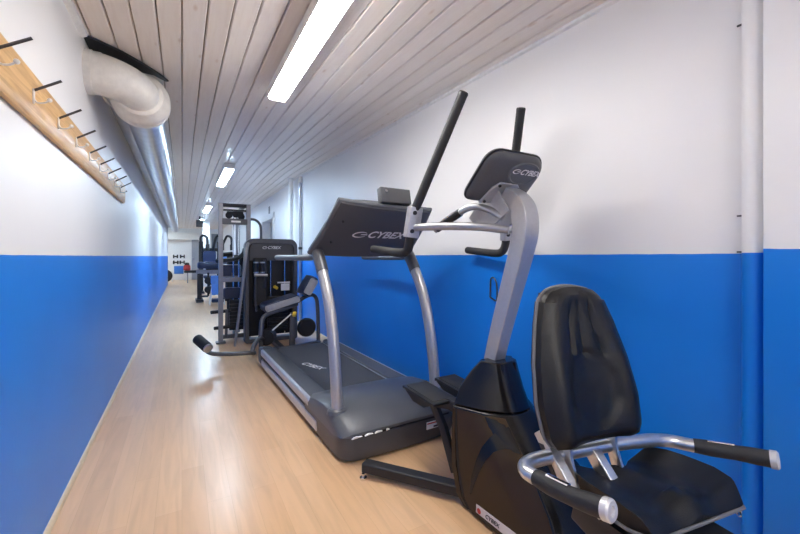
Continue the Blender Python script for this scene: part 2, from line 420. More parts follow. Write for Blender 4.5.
# recessed door of the right wall
b = nb(); box(b, (XR + .20, (DY0 + DY1) / 2, DZ / 2), (.04, DY1 - DY0 - .1, DZ - .06)); dr = struct('door_1', b, M['doorgray'], smooth=False)
b = nb()
for y in (DY0 + .03, DY1 - .03): box(b, (XR + .09, y, DZ / 2), (.22, .06, DZ))
box(b, (XR + .09, (DY0 + DY1) / 2, DZ - .03), (.22, DY1 - DY0, .06)); obj('door_frame', b, M['white'], dr, smooth=False)
b = nb()
for y in (DY0 - .03, DY1 + .03): box(b, (XR - .008, y, DZ / 2 + .03), (.016, .07, DZ + .06))
box(b, (XR - .008, (DY0 + DY1) / 2, DZ + .03), (.016, DY1 - DY0 + .1, .07)); obj('door_trim', b, M['white'], dr, smooth=False)
b = nb(); tube(b, [(XR + .17, DY0 + .16, 1.0), (XR + .12, DY0 + .16, 1.0), (XR + .12, DY0 + .28, 1.0)], .011, seg=8, smooth=False); obj('door_handle', b, M['chrome'], dr)

# pipes on the right wall
b = nb(); cyl(b, (XR - .030, .508, 0), (XR - .030, .508, 2.26), .033)
tag(obj('heating_pipe', b, M['pipe'], loc=None), 'thick vertical pipe in the right wall corner, painted white above and blue below', 'pipe')
pc = bpy.data.objects['heating_pipe']
for z in (1.90, 1.24, 1.115):
    b = nb(); box(b, (XR - .004, .552, z), (.008, .024, .006), bev=.002); obj('pipe_clip', b, M['steel'], pc)
t = thing('drain_pipe', 'thin grey vertical pipe on the right wall behind the treadmill console', 'pipe', (XR - .03, 6.1, 0))
part('pipe', M['galv'], t, cyl, (XR - .03, 6.1, 0), (XR - .03, 6.1, ZC - .03), .024)
b = nb(); lathe(b, (XR - .03, 6.1, 2.28), (0, 0, 1), [(0, .024), (.01, .036), (.09, .036), (.1, .024)]); obj('coupling', b, M['cream'], t)
b = nb(); cyl(b, (XR - .03, 6.1, 1.22), (XR, 6.1, 1.22), .012); cyl(b, (XR - .03, 6.1, 1.21), (XR - .03, 6.1, 1.25), .03); obj('pipe_clamp', b, M['steel'], t)
t2 = nb(); cyl(t2, (XR - .10, 6.42, 0), (XR - .10, 6.42, ZC), .04)
tag(obj('riser_pipe', t2, M['white']), 'white vertical pipe just beyond the thin grey pipe on the right wall', 'pipe')

# wall sign beyond
t = thing('wall_sign', 'small dark sign high on the right wall above the recessed door', 'sign', (XR - .006, 8.72, 2.07))
part('plate', M['steel'], t, box, (XR - .006, 8.72, 2.10), (.012, .14, .20), bev=.003)
part('rim', M['white'], t, box, (XR - .003, 8.72, 2.10), (.006, .17, .23), bev=.002)

# ------------------------------------------------------------------ ceiling lamps
def lamp(name, y0, y1, far, label, ends=True):
    xm = .572; hw = .060; zt = zc(y0) - .001
    t = thing(name, label, 'ceiling lamp', (xm, (y0 + y1) / 2, zt - .08), 0, 'ceiling tube lamps')
    zb = zt - (.085 if far else .062); pr = .003 if far else .014
    b = nb()                                       # folded tray, open below
    for s in (-1, 1):
        prism(b, [(xm + s * hw, zb), (xm + s * (hw + .004), zb), (xm + s * (hw + .004), zt), (xm + s * hw, zt)], lambda x, z: (x, y0, z), (0, y1 - y0, 0))
    box(b, (xm, (y0 + y1) / 2, zt - .02), (2 * hw, y1 - y0, .01))
    obj('housing', b, M['white'], t, smooth=False)
    b = nb()
    prism(b, [(xm - .055, zb + .012), (xm - .050, zb - pr), (xm + .050, zb - pr), (xm + .055, zb + .012), (xm + .055, zb + .04), (xm - .055, zb + .04)], lambda x, z: (x, y0 + .012, z), (0, y1 - y0 - .024, 0))
    obj('diffuser', b, M['lamp_far'] if far else M['lamp_near'], t, smooth=False)
    for y in (y0 + .005, y1 - .005):
        b = nb(); box(b, (xm, y, (zb + zt) / 2 + .005), (2 * hw + .012, .012, zt - zb)); obj('end_cap', b, M['white'], t, smooth=False)
    return t
lamp('tube_lamp', 1.20, 2.72, False, 'nearest bright tube lamp on the board ceiling, above the treadmill')
lamp('tube_lamp', 5.75, 7.25, True, 'second ceiling tube lamp, above the tall frame machine')
lamp('tube_lamp', 10.4, 11.9, True, 'third ceiling tube lamp, small, above the dark bench beam')
lamp('tube_lamp', 14.2, 15.4, True, 'farthest corridor tube lamp, near the white pillar')
lamp('tube_lamp', -1.75, -.25, False, 'added fill lamp above the recumbent seat, just out of view')  # unseen lamp added as fill to brighten the near right wall
lamp('tube_lamp', -3.95, -2.45, False, 'ceiling tube lamp at the rear end of the corridor, out of view')
for x in (-1.2, -3.6):
    t = thing('tube_lamp', 'ceiling tube lamp of the far room', 'ceiling lamp', (x, 18.6, ZC), 0, 'far room lamps')
    part('diffuser', M['lamp_room'], t, box, (x, 18.6, ZC - .05), (.16, 1.5, .06))
    part('housing', M['white'], t, box, (x, 18.6, ZC - .01), (.18, 1.54, .04))

# ------------------------------------------------------------------ ventilation duct
DX, DZc, DR = -.232, 2.118, .117
t = thing('ventilation_duct', 'large round metal duct with cream elbow along the upper left corner', 'duct', (DX, 3.1, DZc))
b = nb(); cyl(b, (DX, 2.98, DZc), (DX, 16.6, DZc), DR, seg=40); obj('straight_pipe', b, M['duct'], t)
b = nb(); pts = [(XL - .02, 2.755, DZc + .03)]
for k in range(0, 11):
    a = R(90 * k / 10); pts.append((XL + .05 + (DX - XL - .05) * math.sin(a), 2.755 + .20 * (1 - math.cos(a)), DZc + .03 - .03 * k / 10))
pts.append((DX, 3.02, DZc))
tube(b, pts, .115, seg=40, smooth=False); obj('elbow', b, M['cream'], t)
b = nb(); lathe(b, (DX, 2.94, DZc), (0, 1, 0), [(-.06, .115), (-.05, .130), (-.02, .138), (.0, .160), (.03, .166), (.036, .161), (.085, .161), (.09, .165), (.115, .165), (.12, .12)], seg=40); obj('collar', b, M['cream'], t)
b = nb(); lathe(b, (XL, 2.755, DZc + .03), (1, 0, 0), [(0, .121), (.03, .121), (.034, .117), (.07, .117)], seg=40); obj('wall_collar', b, M['cream'], t)
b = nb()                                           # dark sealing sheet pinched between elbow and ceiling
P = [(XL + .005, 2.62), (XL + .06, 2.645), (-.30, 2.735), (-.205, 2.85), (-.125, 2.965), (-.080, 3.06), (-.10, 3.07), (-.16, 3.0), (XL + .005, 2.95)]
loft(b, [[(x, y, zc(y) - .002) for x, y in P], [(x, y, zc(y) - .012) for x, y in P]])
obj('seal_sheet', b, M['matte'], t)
t = thing('cable_trunking', 'slim galvanised trunking along the left wall above the coat rack', 'trunking', (XL, 3.3, 2.22))
part('trunk', M['galv'], t, box, (XL + .045, 10.2, 2.262), (.09, 14.2, .085), bev=.004)
part('lip', M['white'], t, box, (XL + .10, 10.2, 2.225), (.012, 14.2, .012))
t = thing('white_cable', 'white cable looping below the cream duct elbow', 'cable', (XL + .05, 2.98, 2.1))
part('loop', M['white'], t, tube, [(XL + .11, 3.02, 2.24), (XL + .04, 3.0, 2.17), (XL + .05, 3.02, 2.09), (XL + .12, 3.12, 2.06)], .008, seg=8)
part('clamp', M['galv'], t, box, (XL + .10, 3.06, 2.17), (.04, .03, .08), bev=.004)

# ------------------------------------------------------------------ coat rack on the left wall
RX = XL + .026
t = thing('coat_rack', 'long varnished wooden coat rack with peg hooks on the left wall', 'coat rack', (XL, 2.7, 1.66))
b = nb(); prism(b, [(XL + .003, 1.575), (XL + .018, 1.575), (RX, 1.587), (RX, 1.728), (XL + .020, 1.738), (XL + .003, 1.738)], lambda x, z: (x, 1.0, z), (0, 3.2, 0))
obj('board', b, M['pine'], t)
hk = None
for k in range(10):
    y = 1.145 + .303 * k
    if hk is None:
        b = nb(); cyl(b, (RX - .005, y, 1.662), (RX + .076, y, 1.716), .0044, seg=12)
        hk = obj('peg', b, M['steel'], t, loc=(RX, y, 1.66))
        b = nb()
        box(b, (RX + .003, y, 1.648), (.006, .010, .050), bev=.002)
        tube(b, [(RX + .003, y, 1.640), (RX + .012, y, 1.628), (RX + .030, y, 1.630), (RX + .042, y, 1.640)], .0032, seg=8); obj('lower_hook', b, M['white'], hk, loc=(RX, y, 1.66))
        b = nb(); bmesh.ops.create_uvsphere(b, u_segments=14, v_segments=10, radius=.0075, matrix=Matrix.Translation((RX + .044, y, 1.642))); obj('ball_tip', b, M['white'], hk, loc=(RX, y, 1.66))
        base = hk.location.copy()
    else:
        dup(hk, (base.x, base.y + .303 * k, base.z), t)

# ------------------------------------------------------------------ treadmill (own frame, turned 1.35 degrees)
A = R(1.35); TX = Matrix.Rotation(A, 4, 'Z')
tc_ = TX @ V(1.152, 2.9, 0)
t = thing('treadmill', 'grey treadmill with silver uprights and wide console, in front of the weight machines', 'treadmill', tuple(tc_), A)
def tp(name, m, fn, *a, parent=t, **k): return part(name, m, parent, fn, *a, xf=TX, **k)
XA, XB, XM = .757, 1.547, 1.152
tp('deck', M['belt'], box, (XM, 3.15, .135), (.62, 1.62, .05))
o = tp('running_belt', M['belt'], box, (XM, 3.14, .164), (.50, 1.62, .012), bev=.003)
b = text_bm('CYBEX', .085, (.965, 3.26, .1712), (.35, -1, 0), (1, .35, 0)); bmesh.ops.transform(b, matrix=TX, verts=b.verts); lg = obj('belt_lettering', b, M['whitemark'], t)
for s in (-1, 1):
    x = XM + s * .325
    tp('foot_rail', M['grayplastic'], box, (XM + s * .312, 3.15, .180), (.125, 1.52, .026), bev=.006)
    tp('upper_side_rail', M['rail'], box, (XM + s * .378, 3.13, .160), (.034, 1.50, .062), bev=.012)
    tp('lower_side_rail', M['rail'], box, (XM + s * .376, 3.05, .066), (.036, 1.62, .068), bev=.010)
    tp('side_channel', M['matte'], box, (XM + s * .365, 3.05, .115), (.03, 1.62, .05))
    tp('rear_end_cap', M['grayplastic'], box, (XM + s * .335, 3.925, .120), (.125, .13, .155), bev=.02, )
    tp('edge_strip', M['alu'], box, (XM + s * .252, 3.15, .174), (.012, 1.50, .010), bev=.003)
tp('rear_roller', M['black'], cyl, (XM - .27, 3.95, .12), (XM + .27, 3.95, .12), .045)
# motor hood: upper cover
prof = [(2.46, .190), (2.40, .206), (2.30, .232), (2.15, .250), (2.02, .246), (1.92, .222), (1.845, .190), (1.822, .165), (1.822, .150)]
b = nb(); rings = []
for x, dz, dy in ((XA, -.045, .05), (XA + .012, -.018, .025), (XA + .05, 0, .006), (XA + .2, .004, 0), (XM, .006, -.004), (XB - .2, .004, 0), (XB - .05, 0, .006), (XB - .012, -.018, .025), (XB, -.045, .05)):
    rings.append([(x, y + (dy if y < 2.0 else 0), max(z + dz, .150)) for y, z in prof] + [(x, 1.90 + dy, .13), (x, 2.46, .13)])
loft(b, rings); obj('motor_hood', b, M['hood'], t, xf=TX)
# lower bumper with rounded front corners
poly = [(XA + .004, 2.47)] + [(XA + .004, 1.96)]
for k in range(7): a = R(180 + 90 * k / 6); poly.append((XA + .104 + .10 * math.cos(a), 1.93 + .10 * math.sin(a)))
poly += [(XM, 1.818)]
for k in range(7): a = R(270 + 90 * k / 6); poly.append((XB - .104 + .10 * math.cos(a), 1.93 + .10 * math.sin(a)))
poly += [(XB - .004, 1.96), (XB - .004, 2.47)]
b = nb(); rings = []
for z, k in ((.010, .970), (.035, .985), (.115, 1.0), (.142, .995), (.150, .975)):
    rings.append([(XM + (x - XM) * k, 2.47 + (y - 2.47) * k, z) for x, y in poly])
loft(b, rings); bp = obj('front_bumper', b, M['grayplastic'], t, xf=TX)
for s in (-1, 1): tp('side_skirt', M['hood'], box, (XM + s * .374, 2.20, .155), (.03, .46, .05), bev=.012)
b = nb(); box(b, (XM, 1.846, .147), (.60, .04, .012)); obj('hood_gap', b, M['rubber'], t, xf=TX)
b = nb()                                           # torn paper left in the gap
for x, wd in ((.835, .060), (.905, .050), (.962, .045), (1.02, .02)):
    b = nb(); prism(b, [(x - wd / 2, .150), (x + wd / 2, .153), (x + wd * .5, .1545), (x - wd * .05, .159), (x - wd * .3, .157)], lambda p, q: (p, 1.808, q), (0, .010, 0))
    obj('torn_paper', b, M['whitemark'], t, xf=TX, smooth=False)
sk = tp('warning_sticker', M['whitemark'], box, (1.325, 1.8165, .108), (.088, .003, .042))
tp('red_strip', M['redmark'], box, (1.325, 1.8155, .120), (.080, .003, .007), parent=sk)
tp('dark_strip', M['matte'], box, (1.345, 1.8155, .098), (.030, .003, .010), parent=sk)
for x in (XA + .06, XB - .06):
    for y in (2.05, 3.8):
        tp('leveling_foot', M['rubber'], cyl, (x, y, 0), (x, y, .034), .022)
# uprights: oval tubes bowing towards the user
for s in (-1, 1):
    x = XM + s * .343
    P = [(x, 2.02, .225), (x, 2.045, .42), (x, 2.085, .62), (x, 2.16, .84), (x, 2.29, 1.04)]
    b = nb(); tube(b, P, .031, seg=24, ry=.042, up=(0, 1, 0)); up = obj('upright', b, M['silver'], t, xf=TX)
    b = nb(); tube(b, [(x, 2.262, 1.00), (x, 2.30, 1.055), (x, 2.36, 1.125)], .036, seg=24, ry=.047, up=(0, 1, 0)); obj('upright_collar', b, M['frame'], t, xf=TX)
    b = nb(); lathe(b, (x, 2.018, .215), (0, .1, 1), [(0, .060), (.02, .056), (.03, .044)]); obj('upright_boot', b, M['hood'], t, xf=TX)
    b = nb(); tube(b, [(x - s * -.0, 2.34, 1.105), (x + s * .01, 2.45, 1.093), (x + s * .035, 2.65, 1.090), (x + s * .05, 2.95, 1.090), (x + s * .05, 3.20, 1.090)], .027, seg=16, ry=.021)
    obj('handrail', b, M['frame'] if s > 0 else M['hood'], t, xf=TX)
# console: wide slanted back panel
def cpt(u, v, n=0.):
    """u -1..1 across, v 0..1 bottom to top, n out of the back"""
    hw = .372 + (.312 - .372) * v
    y = 2.385 - .375 * v; z = 1.108 + .288 * v - .008 * u * v
    bow = .018 * (1 - u * u) + .012 * math.sin(math.pi * v)
    q = bow + n
    return (XM - .010 + u * hw, y - q * .665, z - q * .745)
b = nb(); back = []; NU, NV = 14, 8
rows = []
for j in range(NV + 1):
    rows.append([cpt(-1 + 2 * i / NU, j / NV) for i in range(NU + 1)])
fb = [[b.verts.new(p) for p in r] for r in rows]
fr = [[b.verts.new((p[0], p[1] + .052, p[2] + .040)) for p in r] for r in rows]
for j in range(NV):
    for i in range(NU):
        b.faces.new((fb[j][i], fb[j][i + 1], fb[j + 1][i + 1], fb[j + 1][i])); b.faces.new((fr[j][i], fr[j + 1][i], fr[j + 1][i + 1], fr[j][i + 1]))
for i in range(NU):
    b.faces.new((fb[0][i], fr[0][i], fr[0][i + 1], fb[0][i + 1])); b.faces.new((fb[NV][i], fb[NV][i + 1], fr[NV][i + 1], fr[NV][i]))
for j in range(NV):
    b.faces.new((fb[j][0], fb[j + 1][0], fr[j + 1][0], fr[j][0])); b.faces.new((fb[j][NU], fr[j][NU], fr[j + 1][NU], fb[j + 1][NU]))
cs = obj('console', b, M['grayplastic'], t, bev=.006, xf=TX)
b = nb()                                           # lighter bezel around the panel edge
edge = [cpt(-1, j / 10, -.022) for j in range(11)] + [cpt(-1 + 2 * i / 12, 1, -.022) for i in range(1, 13)] + [cpt(1, 1 - j / 10, -.022) for j in range(1, 11)]
tube(b, [Vector(e) for e in edge], .016, seg=10, smooth=False); obj('bezel', b, M['hood'], cs, xf=TX)
p0 = Vector(cpt(-.18, .47, .004)); p1 = Vector(cpt(.72, .47, .004)); p2 = Vector(cpt(.2, .75, .004)); p3 = Vector(cpt(.2, .3, .004))
b = text_bm('CYBEX', .086, p0 + V(-.012, -.004, 0), (1, 0.02, 0), p2 - p3, bold=.018, mark=True); obj('console_lettering', b, M['whitemark'], cs, xf=TX)
for u, v in ((-.80, .72), (-.80, .32)):
    p = Vector(cpt(u, v, -.002)); tp('console_screw', M['matte'], cyl, p, p + V(0, -.665, -.745) * .008, .007, parent=cs)
b = nb(); rings = []
for x, k in ((.86, .2), (.90, .8), (1.02, 1), (1.30, 1), (1.40, .8), (1.44, .2)):
    rings.append([(x, 2.04, 1.40), (x, 2.03, 1.40 + .020 * k), (x, 2.07, 1.40 + .040 * k), (x, 2.13, 1.42 + .03 * k), (x, 2.13, 1.40)])
loft(b, rings); obj('display_hood', b, M['frame'], cs, xf=TX)
b = nb(); box(b, (1.185, 2.025, 1.468), (.215, .05, .095), rot=(R(-12), 0, R(2)), bev=.006); mb_ = obj('media_box', b, M['grayplastic'], cs, xf=TX)
b = nb(); cyl(b, (1.112, 2.004, 1.492), (1.112, 1.992, 1.495), .008); obj('box_jack', b, M['chrome'], cs, xf=TX)

# ------------------------------------------------------------------ stepper / upright trainer
XC = 1.29
t = thing('stair_stepper', 'black and silver stepper with tall black hand poles and round console', 'exercise machine', (XC, 1.25, 0))
LV = [  # z, rear y, rear half width, side half width, side y, nose y, nose half width
    (.012, 1.330, .225, .215, .94, .80, .185), (.05, 1.375, .230, .208, .97, .82, .165), (.16, 1.41, .228, .192, 1.05, .89, .140),
    (.30, 1.422, .220, .170, 1.17, 1.035, .100), (.415, 1.425, .210, .150, 1.27, 1.18, .072),
    (.419, 1.422, .206, .146, 1.272, 1.186, .066), (.50, 1.410, .180, .125, 1.315, 1.225, .063), (.57, 1.385, .135, .105, 1.325, 1.25, .060), (.618, 1.360, .100, .085, 1.320, 1.265, .058)]
def ring_at(L):
    z, yr, hr, hs, ys, yn, hn = L
    q = [(-hr + .03, yr), (-hr, yr - .03), (-hs, ys), (-hn - .012, yn + .012), (-hn + .015, yn - .004), (0, yn - .012)]
    return [(XC + x, y, z) for x, y in q] + [(XC - x, y, z) for x, y in q[-2::-1]]
def lerp_level(z):
    for A_, B_ in zip(LV, LV[1:]):
        if A_[0] <= z <= B_[0]:
            k = (z - A_[0]) / (B_[0] - A_[0]); return tuple(a + (c - a) * k for a, c in zip(A_, B_))
    return LV[-1] if z > LV[-1][0] else LV[0]
def surf(s, z, n=.002):
    """point on the near side of the shroud, s 0 at the rear edge, 1 at the side edge, 2 at the nose"""
    z_, yr, hr, hs, ys, yn, hn = lerp_level(z)
    a = (-hr, yr - .03); c = (-hs, ys); e = (-hn - .012, yn + .012)
    p, q, k = (a, c, s) if s <= 1 else (c, e, s - 1)
    nx, ny = -(p[1] - q[1]), -(q[0] - p[0]); l = math.hypot(nx, ny)
    return Vector((XC + p[0] + (q[0] - p[0]) * k + nx / l * n, p[1] + (q[1] - p[1]) * k - abs(ny) / l * n, z))
def strip(bm, A_, B_, th=.003):
    """ribbon between two polylines on the shroud"""
    va = [bm.verts.new(surf(s, z, th)) for s, z in A_]; vb = [bm.verts.new(surf(s, z, th)) for s, z in B_]
    wa = [bm.verts.new(surf(s, z, -.002)) for s, z in A_]; wb = [bm.verts.new(surf(s, z, -.002)) for s, z in B_]
    n = len(va)
    for k in range(n - 1):
        bm.faces.new((va[k], va[k + 1], vb[k + 1], vb[k])); bm.faces.new((wa[k], wb[k], wb[k + 1], wa[k + 1]))
        bm.faces.new((va[k], wa[k], wa[k + 1], va[k + 1])); bm.faces.new((vb[k], vb[k + 1], wb[k + 1], wb[k]))
    bm.faces.new((va[0], vb[0], wb[0], wa[0])); bm.faces.new((va[-1], wa[-1], wb[-1], vb[-1]))
b = nb(); loft(b, [ring_at(L) for L in LV[:5]]); obj('lower_shroud', b, M['glosstop'], t, bev=.006, seg=3)
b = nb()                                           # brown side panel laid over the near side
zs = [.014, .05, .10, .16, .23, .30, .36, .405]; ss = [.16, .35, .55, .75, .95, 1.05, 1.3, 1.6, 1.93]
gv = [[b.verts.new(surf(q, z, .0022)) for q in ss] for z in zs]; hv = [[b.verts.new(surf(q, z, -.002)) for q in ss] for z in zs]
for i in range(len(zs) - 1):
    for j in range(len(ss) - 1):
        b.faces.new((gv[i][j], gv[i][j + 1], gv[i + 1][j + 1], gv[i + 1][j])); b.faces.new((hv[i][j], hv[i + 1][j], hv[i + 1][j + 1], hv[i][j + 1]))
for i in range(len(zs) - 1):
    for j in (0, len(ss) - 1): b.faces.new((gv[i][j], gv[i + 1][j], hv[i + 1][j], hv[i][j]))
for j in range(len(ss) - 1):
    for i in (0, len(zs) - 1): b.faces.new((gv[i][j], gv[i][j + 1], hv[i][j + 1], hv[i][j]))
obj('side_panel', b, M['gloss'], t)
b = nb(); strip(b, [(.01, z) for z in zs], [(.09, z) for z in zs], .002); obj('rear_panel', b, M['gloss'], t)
b = nb(); loft(b, [ring_at(L) for L in LV[5:]]); obj('upper_shroud', b, M['glosstop'], t, bev=.006, seg=3)
b = nb(); zs = [.02, .1, .2, .3, .41]; strip(b, [(.10, z) for z in zs], [(.15, z) for z in zs], .001); obj('panel_groove', b, M['rubber'], t)
b = nb()
Aq = [(.27, .088), (.37, .16), (.52, .232), (.73, .292), (1.0, .336), (1.25, .355), (1.55, .368), (1.92, .384)]
Bq = [(.29, .086), (.40, .136), (.55, .196), (.73, .248), (.98, .292), (1.2, .305), (1.43, .314), (1.92, .322)]
strip(b, Aq, Bq, .0036); obj('swoosh_inlay', b, M['glosstop'], t)
b = nb(); strip(b, [(.36 + k * .10, .066) for k in range(9)], [(.29 + k * .11, .033) for k in range(9)], .0036); lb = obj('label_strip', b, M['label'], t)
q0 = surf(.46, .042, .0052); q1 = surf(.95, .042, .0052)
b = text_bm('CYBEX', .024, q0, q1 - q0, (0, 0, 1), mark=False); obj('label_lettering', b, M['matte'], lb)
b = nb(); qa = surf(.385, .048, .0052); cyl(b, qa, qa + V(-.001, 0, 0), .011); obj('label_mark', b, M['redmark'], lb)
b = nb()
for s in (-1, 1):
    tube(b, [(XC + s * .040, 1.256, .612), (XC + s * .042, 1.236, .50), (XC + s * .045, 1.176, .40), (XC + s * .046, 1.06, .27), (XC + s * .07, .94, .13)], .006, seg=8)
obj('nose_ridge', b, M['glosstop'], t)
# base legs and pedals
for s, x1, y1 in ((-1, .795, 1.745), (1, 1.615, 1.70)):
    x0 = XC + s * .20
    b = nb(); tube(b, [(x0, 1.35, .050), (x1, y1, .050)], .030, ry=.024, square=True, smooth=False); lgp = obj('splayed_leg', b, M['matte'], t, bev=.003)
    b = nb(); lathe(b, (x1 - s * -.02, y1 - .03, 0), (0, 0, 1), [(0, .016), (.012, .018), (.014, .008), (.030, .008)], seg=16); obj('leveling_foot', b, M['chrome'], lgp)
for s, (px, py, pz), rz in ((-1, (1.072, 1.575, .418), .04), (1, (1.36, 1.70, .375), .0)):
    b = nb(); box(b, (px, py, pz), (.15, .27, .014), rot=(R(3), 0, rz), bev=.005); pd = obj('pedal', b, M['black'], t)
    b = nb()
    box(b, (px, py, pz + .008), (.120, .225, .006), rot=(R(3), 0, rz), bev=.002)
    obj('tread_mat', b, M['softblack'], pd)
    b = nb()
    box(b, (px, py + .130, pz + .004), (.15, .010, .018), rot=(R(3), 0, rz), bev=.004)
    for q in (-1, 1): prism(b, [(-.13, -.006), (.13, -.006), (.05, -.045), (-.05, -.045)], lambda y, z: (px + q * .062 - .004, py + y, pz + z), (.008, 0, 0))
    obj('pedal_carrier', b, M['black'], pd)
    b = nb(); tube(b, [(px, py - .02, pz - .03), (px + s * -.04, py - .12, pz - .02), (XC + s * .12, 1.30, .36)], .020, ry=.026, square=True, smooth=False); obj('pedal_arm', b, M['matte'], t)
    b = nb(); tube(b, [(px, py - .03, pz - .03), (px - s * .015, py - .10, pz - .14), (XC + s * .19, 1.40, .10)], .014, ry=.02, square=True, smooth=False); obj('linkage', b, M['matte'], t)
# column
def rect_sweep(bm, pts, ws, ds, n=7):
    P = smooth_path(pts, n); N = len(P); rings = []
    for i, p in enumerate(P):
        tt = (P[min(i + 1, N - 1)] - P[max(i - 1, 0)]).normalized(); nx = Vector((1, 0, 0)); ny = tt.cross(nx).normalized()
        k = i / (N - 1) * (len(ws) - 1); j = min(int(k), len(ws) - 2); f = k - j
        w_ = (ws[j] * (1 - f) + ws[j + 1] * f) / 2; d_ = (ds[j] * (1 - f) + ds[j + 1] * f) / 2
        rings.append([p + nx * w_ * a + ny * d_ * c for a, c in ((1, 1), (-1, 1), (-1, -1), (1, -1))])
    loft(bm, rings)
b = nb(); rect_sweep(b, [(XC, 1.360, .56), (XC, 1.320, .70), (XC, 1.248, .92), (XC, 1.180, 1.12), (XC, 1.158, 1.22), (XC, 1.170, 1.30), (XC, 1.205, 1.350), (XC, 1.250, 1.385)],
           [.068, .070, .074, .078, .082, .083, .083, .083], [.070, .072, .076, .080, .084, .084, .075, .06])
obj('column', b, M['silver'], t, bev=.008, seg=3)
b = nb()                                           # gusset plate under the console
for s in (-1, 1):
    prism(b, [(1.20, 1.30), (1.29, 1.43), (1.33, 1.42), (1.47, 1.29), (1.43, 1.255), (1.30, 1.24)], lambda y, z: (XC + s * .049 - .004, y, z), (.008, 0, 0))
obj('gusset', b, M['silver'], t, bev=.002)
CT = Matrix(((-1, 0, 0, XC - .012), (0, -.731, .682, 1.262), (0, .682, .731, 1.455), (0, 0, 0, 1)))   # local x across, y up the panel face, z towards the user side
b = nb(); rings = []
for z, k in ((-.030, .80), (-.026, .90), (-.012, .985), (.0, 1.0), (.018, .99), (.026, .95)):
    rings.append([(x * k, y * k, z) for x, y in rrect(.345, .262, (.045, .065, .095, .085), 8)])
loft(b, rings); ch = obj('console', b, M['grayplastic'], t, xf=CT)
b = nb(); tube(b, [Vector((x, y, .004)) for x, y in rrect(.346, .263, (.045, .065, .095, .085), 8)], .006, seg=8, closed=True, smooth=False); obj('console_seam', b, M['black'], ch, xf=CT)
b = nb(); rings = []
for z, k in ((-.030, 1.0), (-.036, .95), (-.036, .86), (-.031, .80)):
    rings.append([(-.050 + .092 * k * math.cos(a), .052 + .060 * k * math.sin(a), z) for a in [2 * math.pi * i / 32 for i in range(32)]])
loft(b, rings); obj('logo_boss', b, M['hood'], ch, xf=CT)
b = text_bm('CYBEX', .038, (-.020, .052, -.0365), (-1, 0, 0), (0, 1, 0), bold=.015, mark=True)
bmesh.ops.transform(b, matrix=CT, verts=b.verts); 
obj('console_lettering', b, M['whitemark'], ch)
b = nb(); prism(b, [(.105, -.122), (-.055, -.105), (-.090, -.030), (-.055, -.002), (.050, -.002), (.080, -.030)], lambda x, y: (x, y, -.030), (0, 0, -.010))
mp_ = obj('mount_plate', b, M['silver'], t, bev=.003, xf=CT)
b = nb()
for x, y in ((.082, -.108), (-.045, -.09), (-.068, -.024), (.052, -.016)): cyl(b, (x, y, -.039), (x, y, -.046), .007)
obj('plate_bolt', b, M['matte'], mp_, xf=CT)
# handle assemblies, mirrored about the centre
for s in (-1, 1):
    def X(d): return XC - .015 + s * d
    br0, br1 = V(X(.318), 1.565, 1.19), V(X(.302), 1.548, 1.335)
    b = nb(); tube(b, [(X(.04), 1.20, 1.215), (X(.12), 1.30, 1.232), (X(.22), 1.44, 1.240), (X(.312), 1.555, 1.238)], .0185, seg=16); arm = obj('handle_arm', b, M['silver2'], t)
    b = nb(); tube(b, [br0, br1], .034, ry=.022, square=True, smooth=False, up=(0, 1, 0)); bk = obj('handle_bracket', b, M['silver'], t, bev=.003)
    b = nb()
    for k in (.2, .8):
        p = br0.lerp(br1, k); cyl(b, p + V(-.012, -.028, 0), p + V(-.012, .02, 0), .010)
    obj('bracket_bolt', b, M['matte'], bk)
    b = nb(); tube(b, [V(X(.304), 1.55, 1.32), V(X(.29), 1.515, 1.39), V(X(.182), 1.335, 1.83)], [.021, .022, .022], seg=20, smooth=False); obj('hand_pole', b, M['softblack'], t)
    b = nb(); lathe(b, V(X(.182), 1.335, 1.83), (V(X(.182), 1.335, 1.83) - V(X(.29), 1.515, 1.39)), [(-.012, .0225), (.0, .0232), (.006, .020), (.008, .01)], seg=20); obj('pole_cap', b, M['black'], t)
    b = nb(); tube(b, [V(X(.316), 1.565, 1.215), V(X(.318), 1.575, 1.165), V(X(.318), 1.60, 1.128), V(X(.322), 1.67, 1.118), V(X(.34), 1.93, 1.140)], .0225, seg=16); gp = obj('lower_grip', b, M['softblack'], t)
    if s < 0:
        P = [(XC - .04, 1.25, 1.275), (XC - .065, 1.34, 1.325), (XC - .09, 1.42, 1.335), (XC - .115, 1.50, 1.30), (XC - .15, 1.62, 1.235)]
        b = nb(); tube(b, P, .0165, seg=14); hb = obj('pulse_bar', b, M['silver2'], t)
        b = nb(); tube(b, smooth_path(P, 6)[16:24], .0205, seg=14, smooth=False); obj('pulse_grip', b, M['black'], hb)
        b = nb(); q = smooth_path(P, 6); 
        tube(b, [q[18] + V(-.006, -.006, .012), q[21] + V(-.006, -.006, .012)], .012, seg=8, smooth=False); obj('pulse_sensor', b, M['chrome'], hb)
# hanging hook at the far side of the column
t_ = nb(); 
tube(t_, [(1.674, 1.785, .845), (1.668, 1.775, .915), (1.655, 1.755, .962), (1.640, 1.715, .968), (1.634, 1.685, .930), (1.648, 1.700, .836), (1.668, 1.760, .838), (1.674, 1.785, .845)], .005, seg=8)
tag(obj('wall_hook', t_, M['steel']), 'small black wire loop on the blue wall behind the silver column', 'hook')

# ------------------------------------------------------------------ recumbent bike (seat end in view), turned a little
BA = R(-9); BX = Matrix.Translation((1.085, .62, 0)) @ Matrix.Rotation(BA, 4, 'Z')    # local: -y is forward (towards the camera), x across
t = thing('recumbent_bike', 'black vinyl bike seat with tall backrest and curved silver side handles', 'exercise bike', (1.085, .62, 0), BA)
def bp_(name, m, fn, *a, parent=t, **k): return part(name, m, parent, fn, *a, xf=BX, **k)
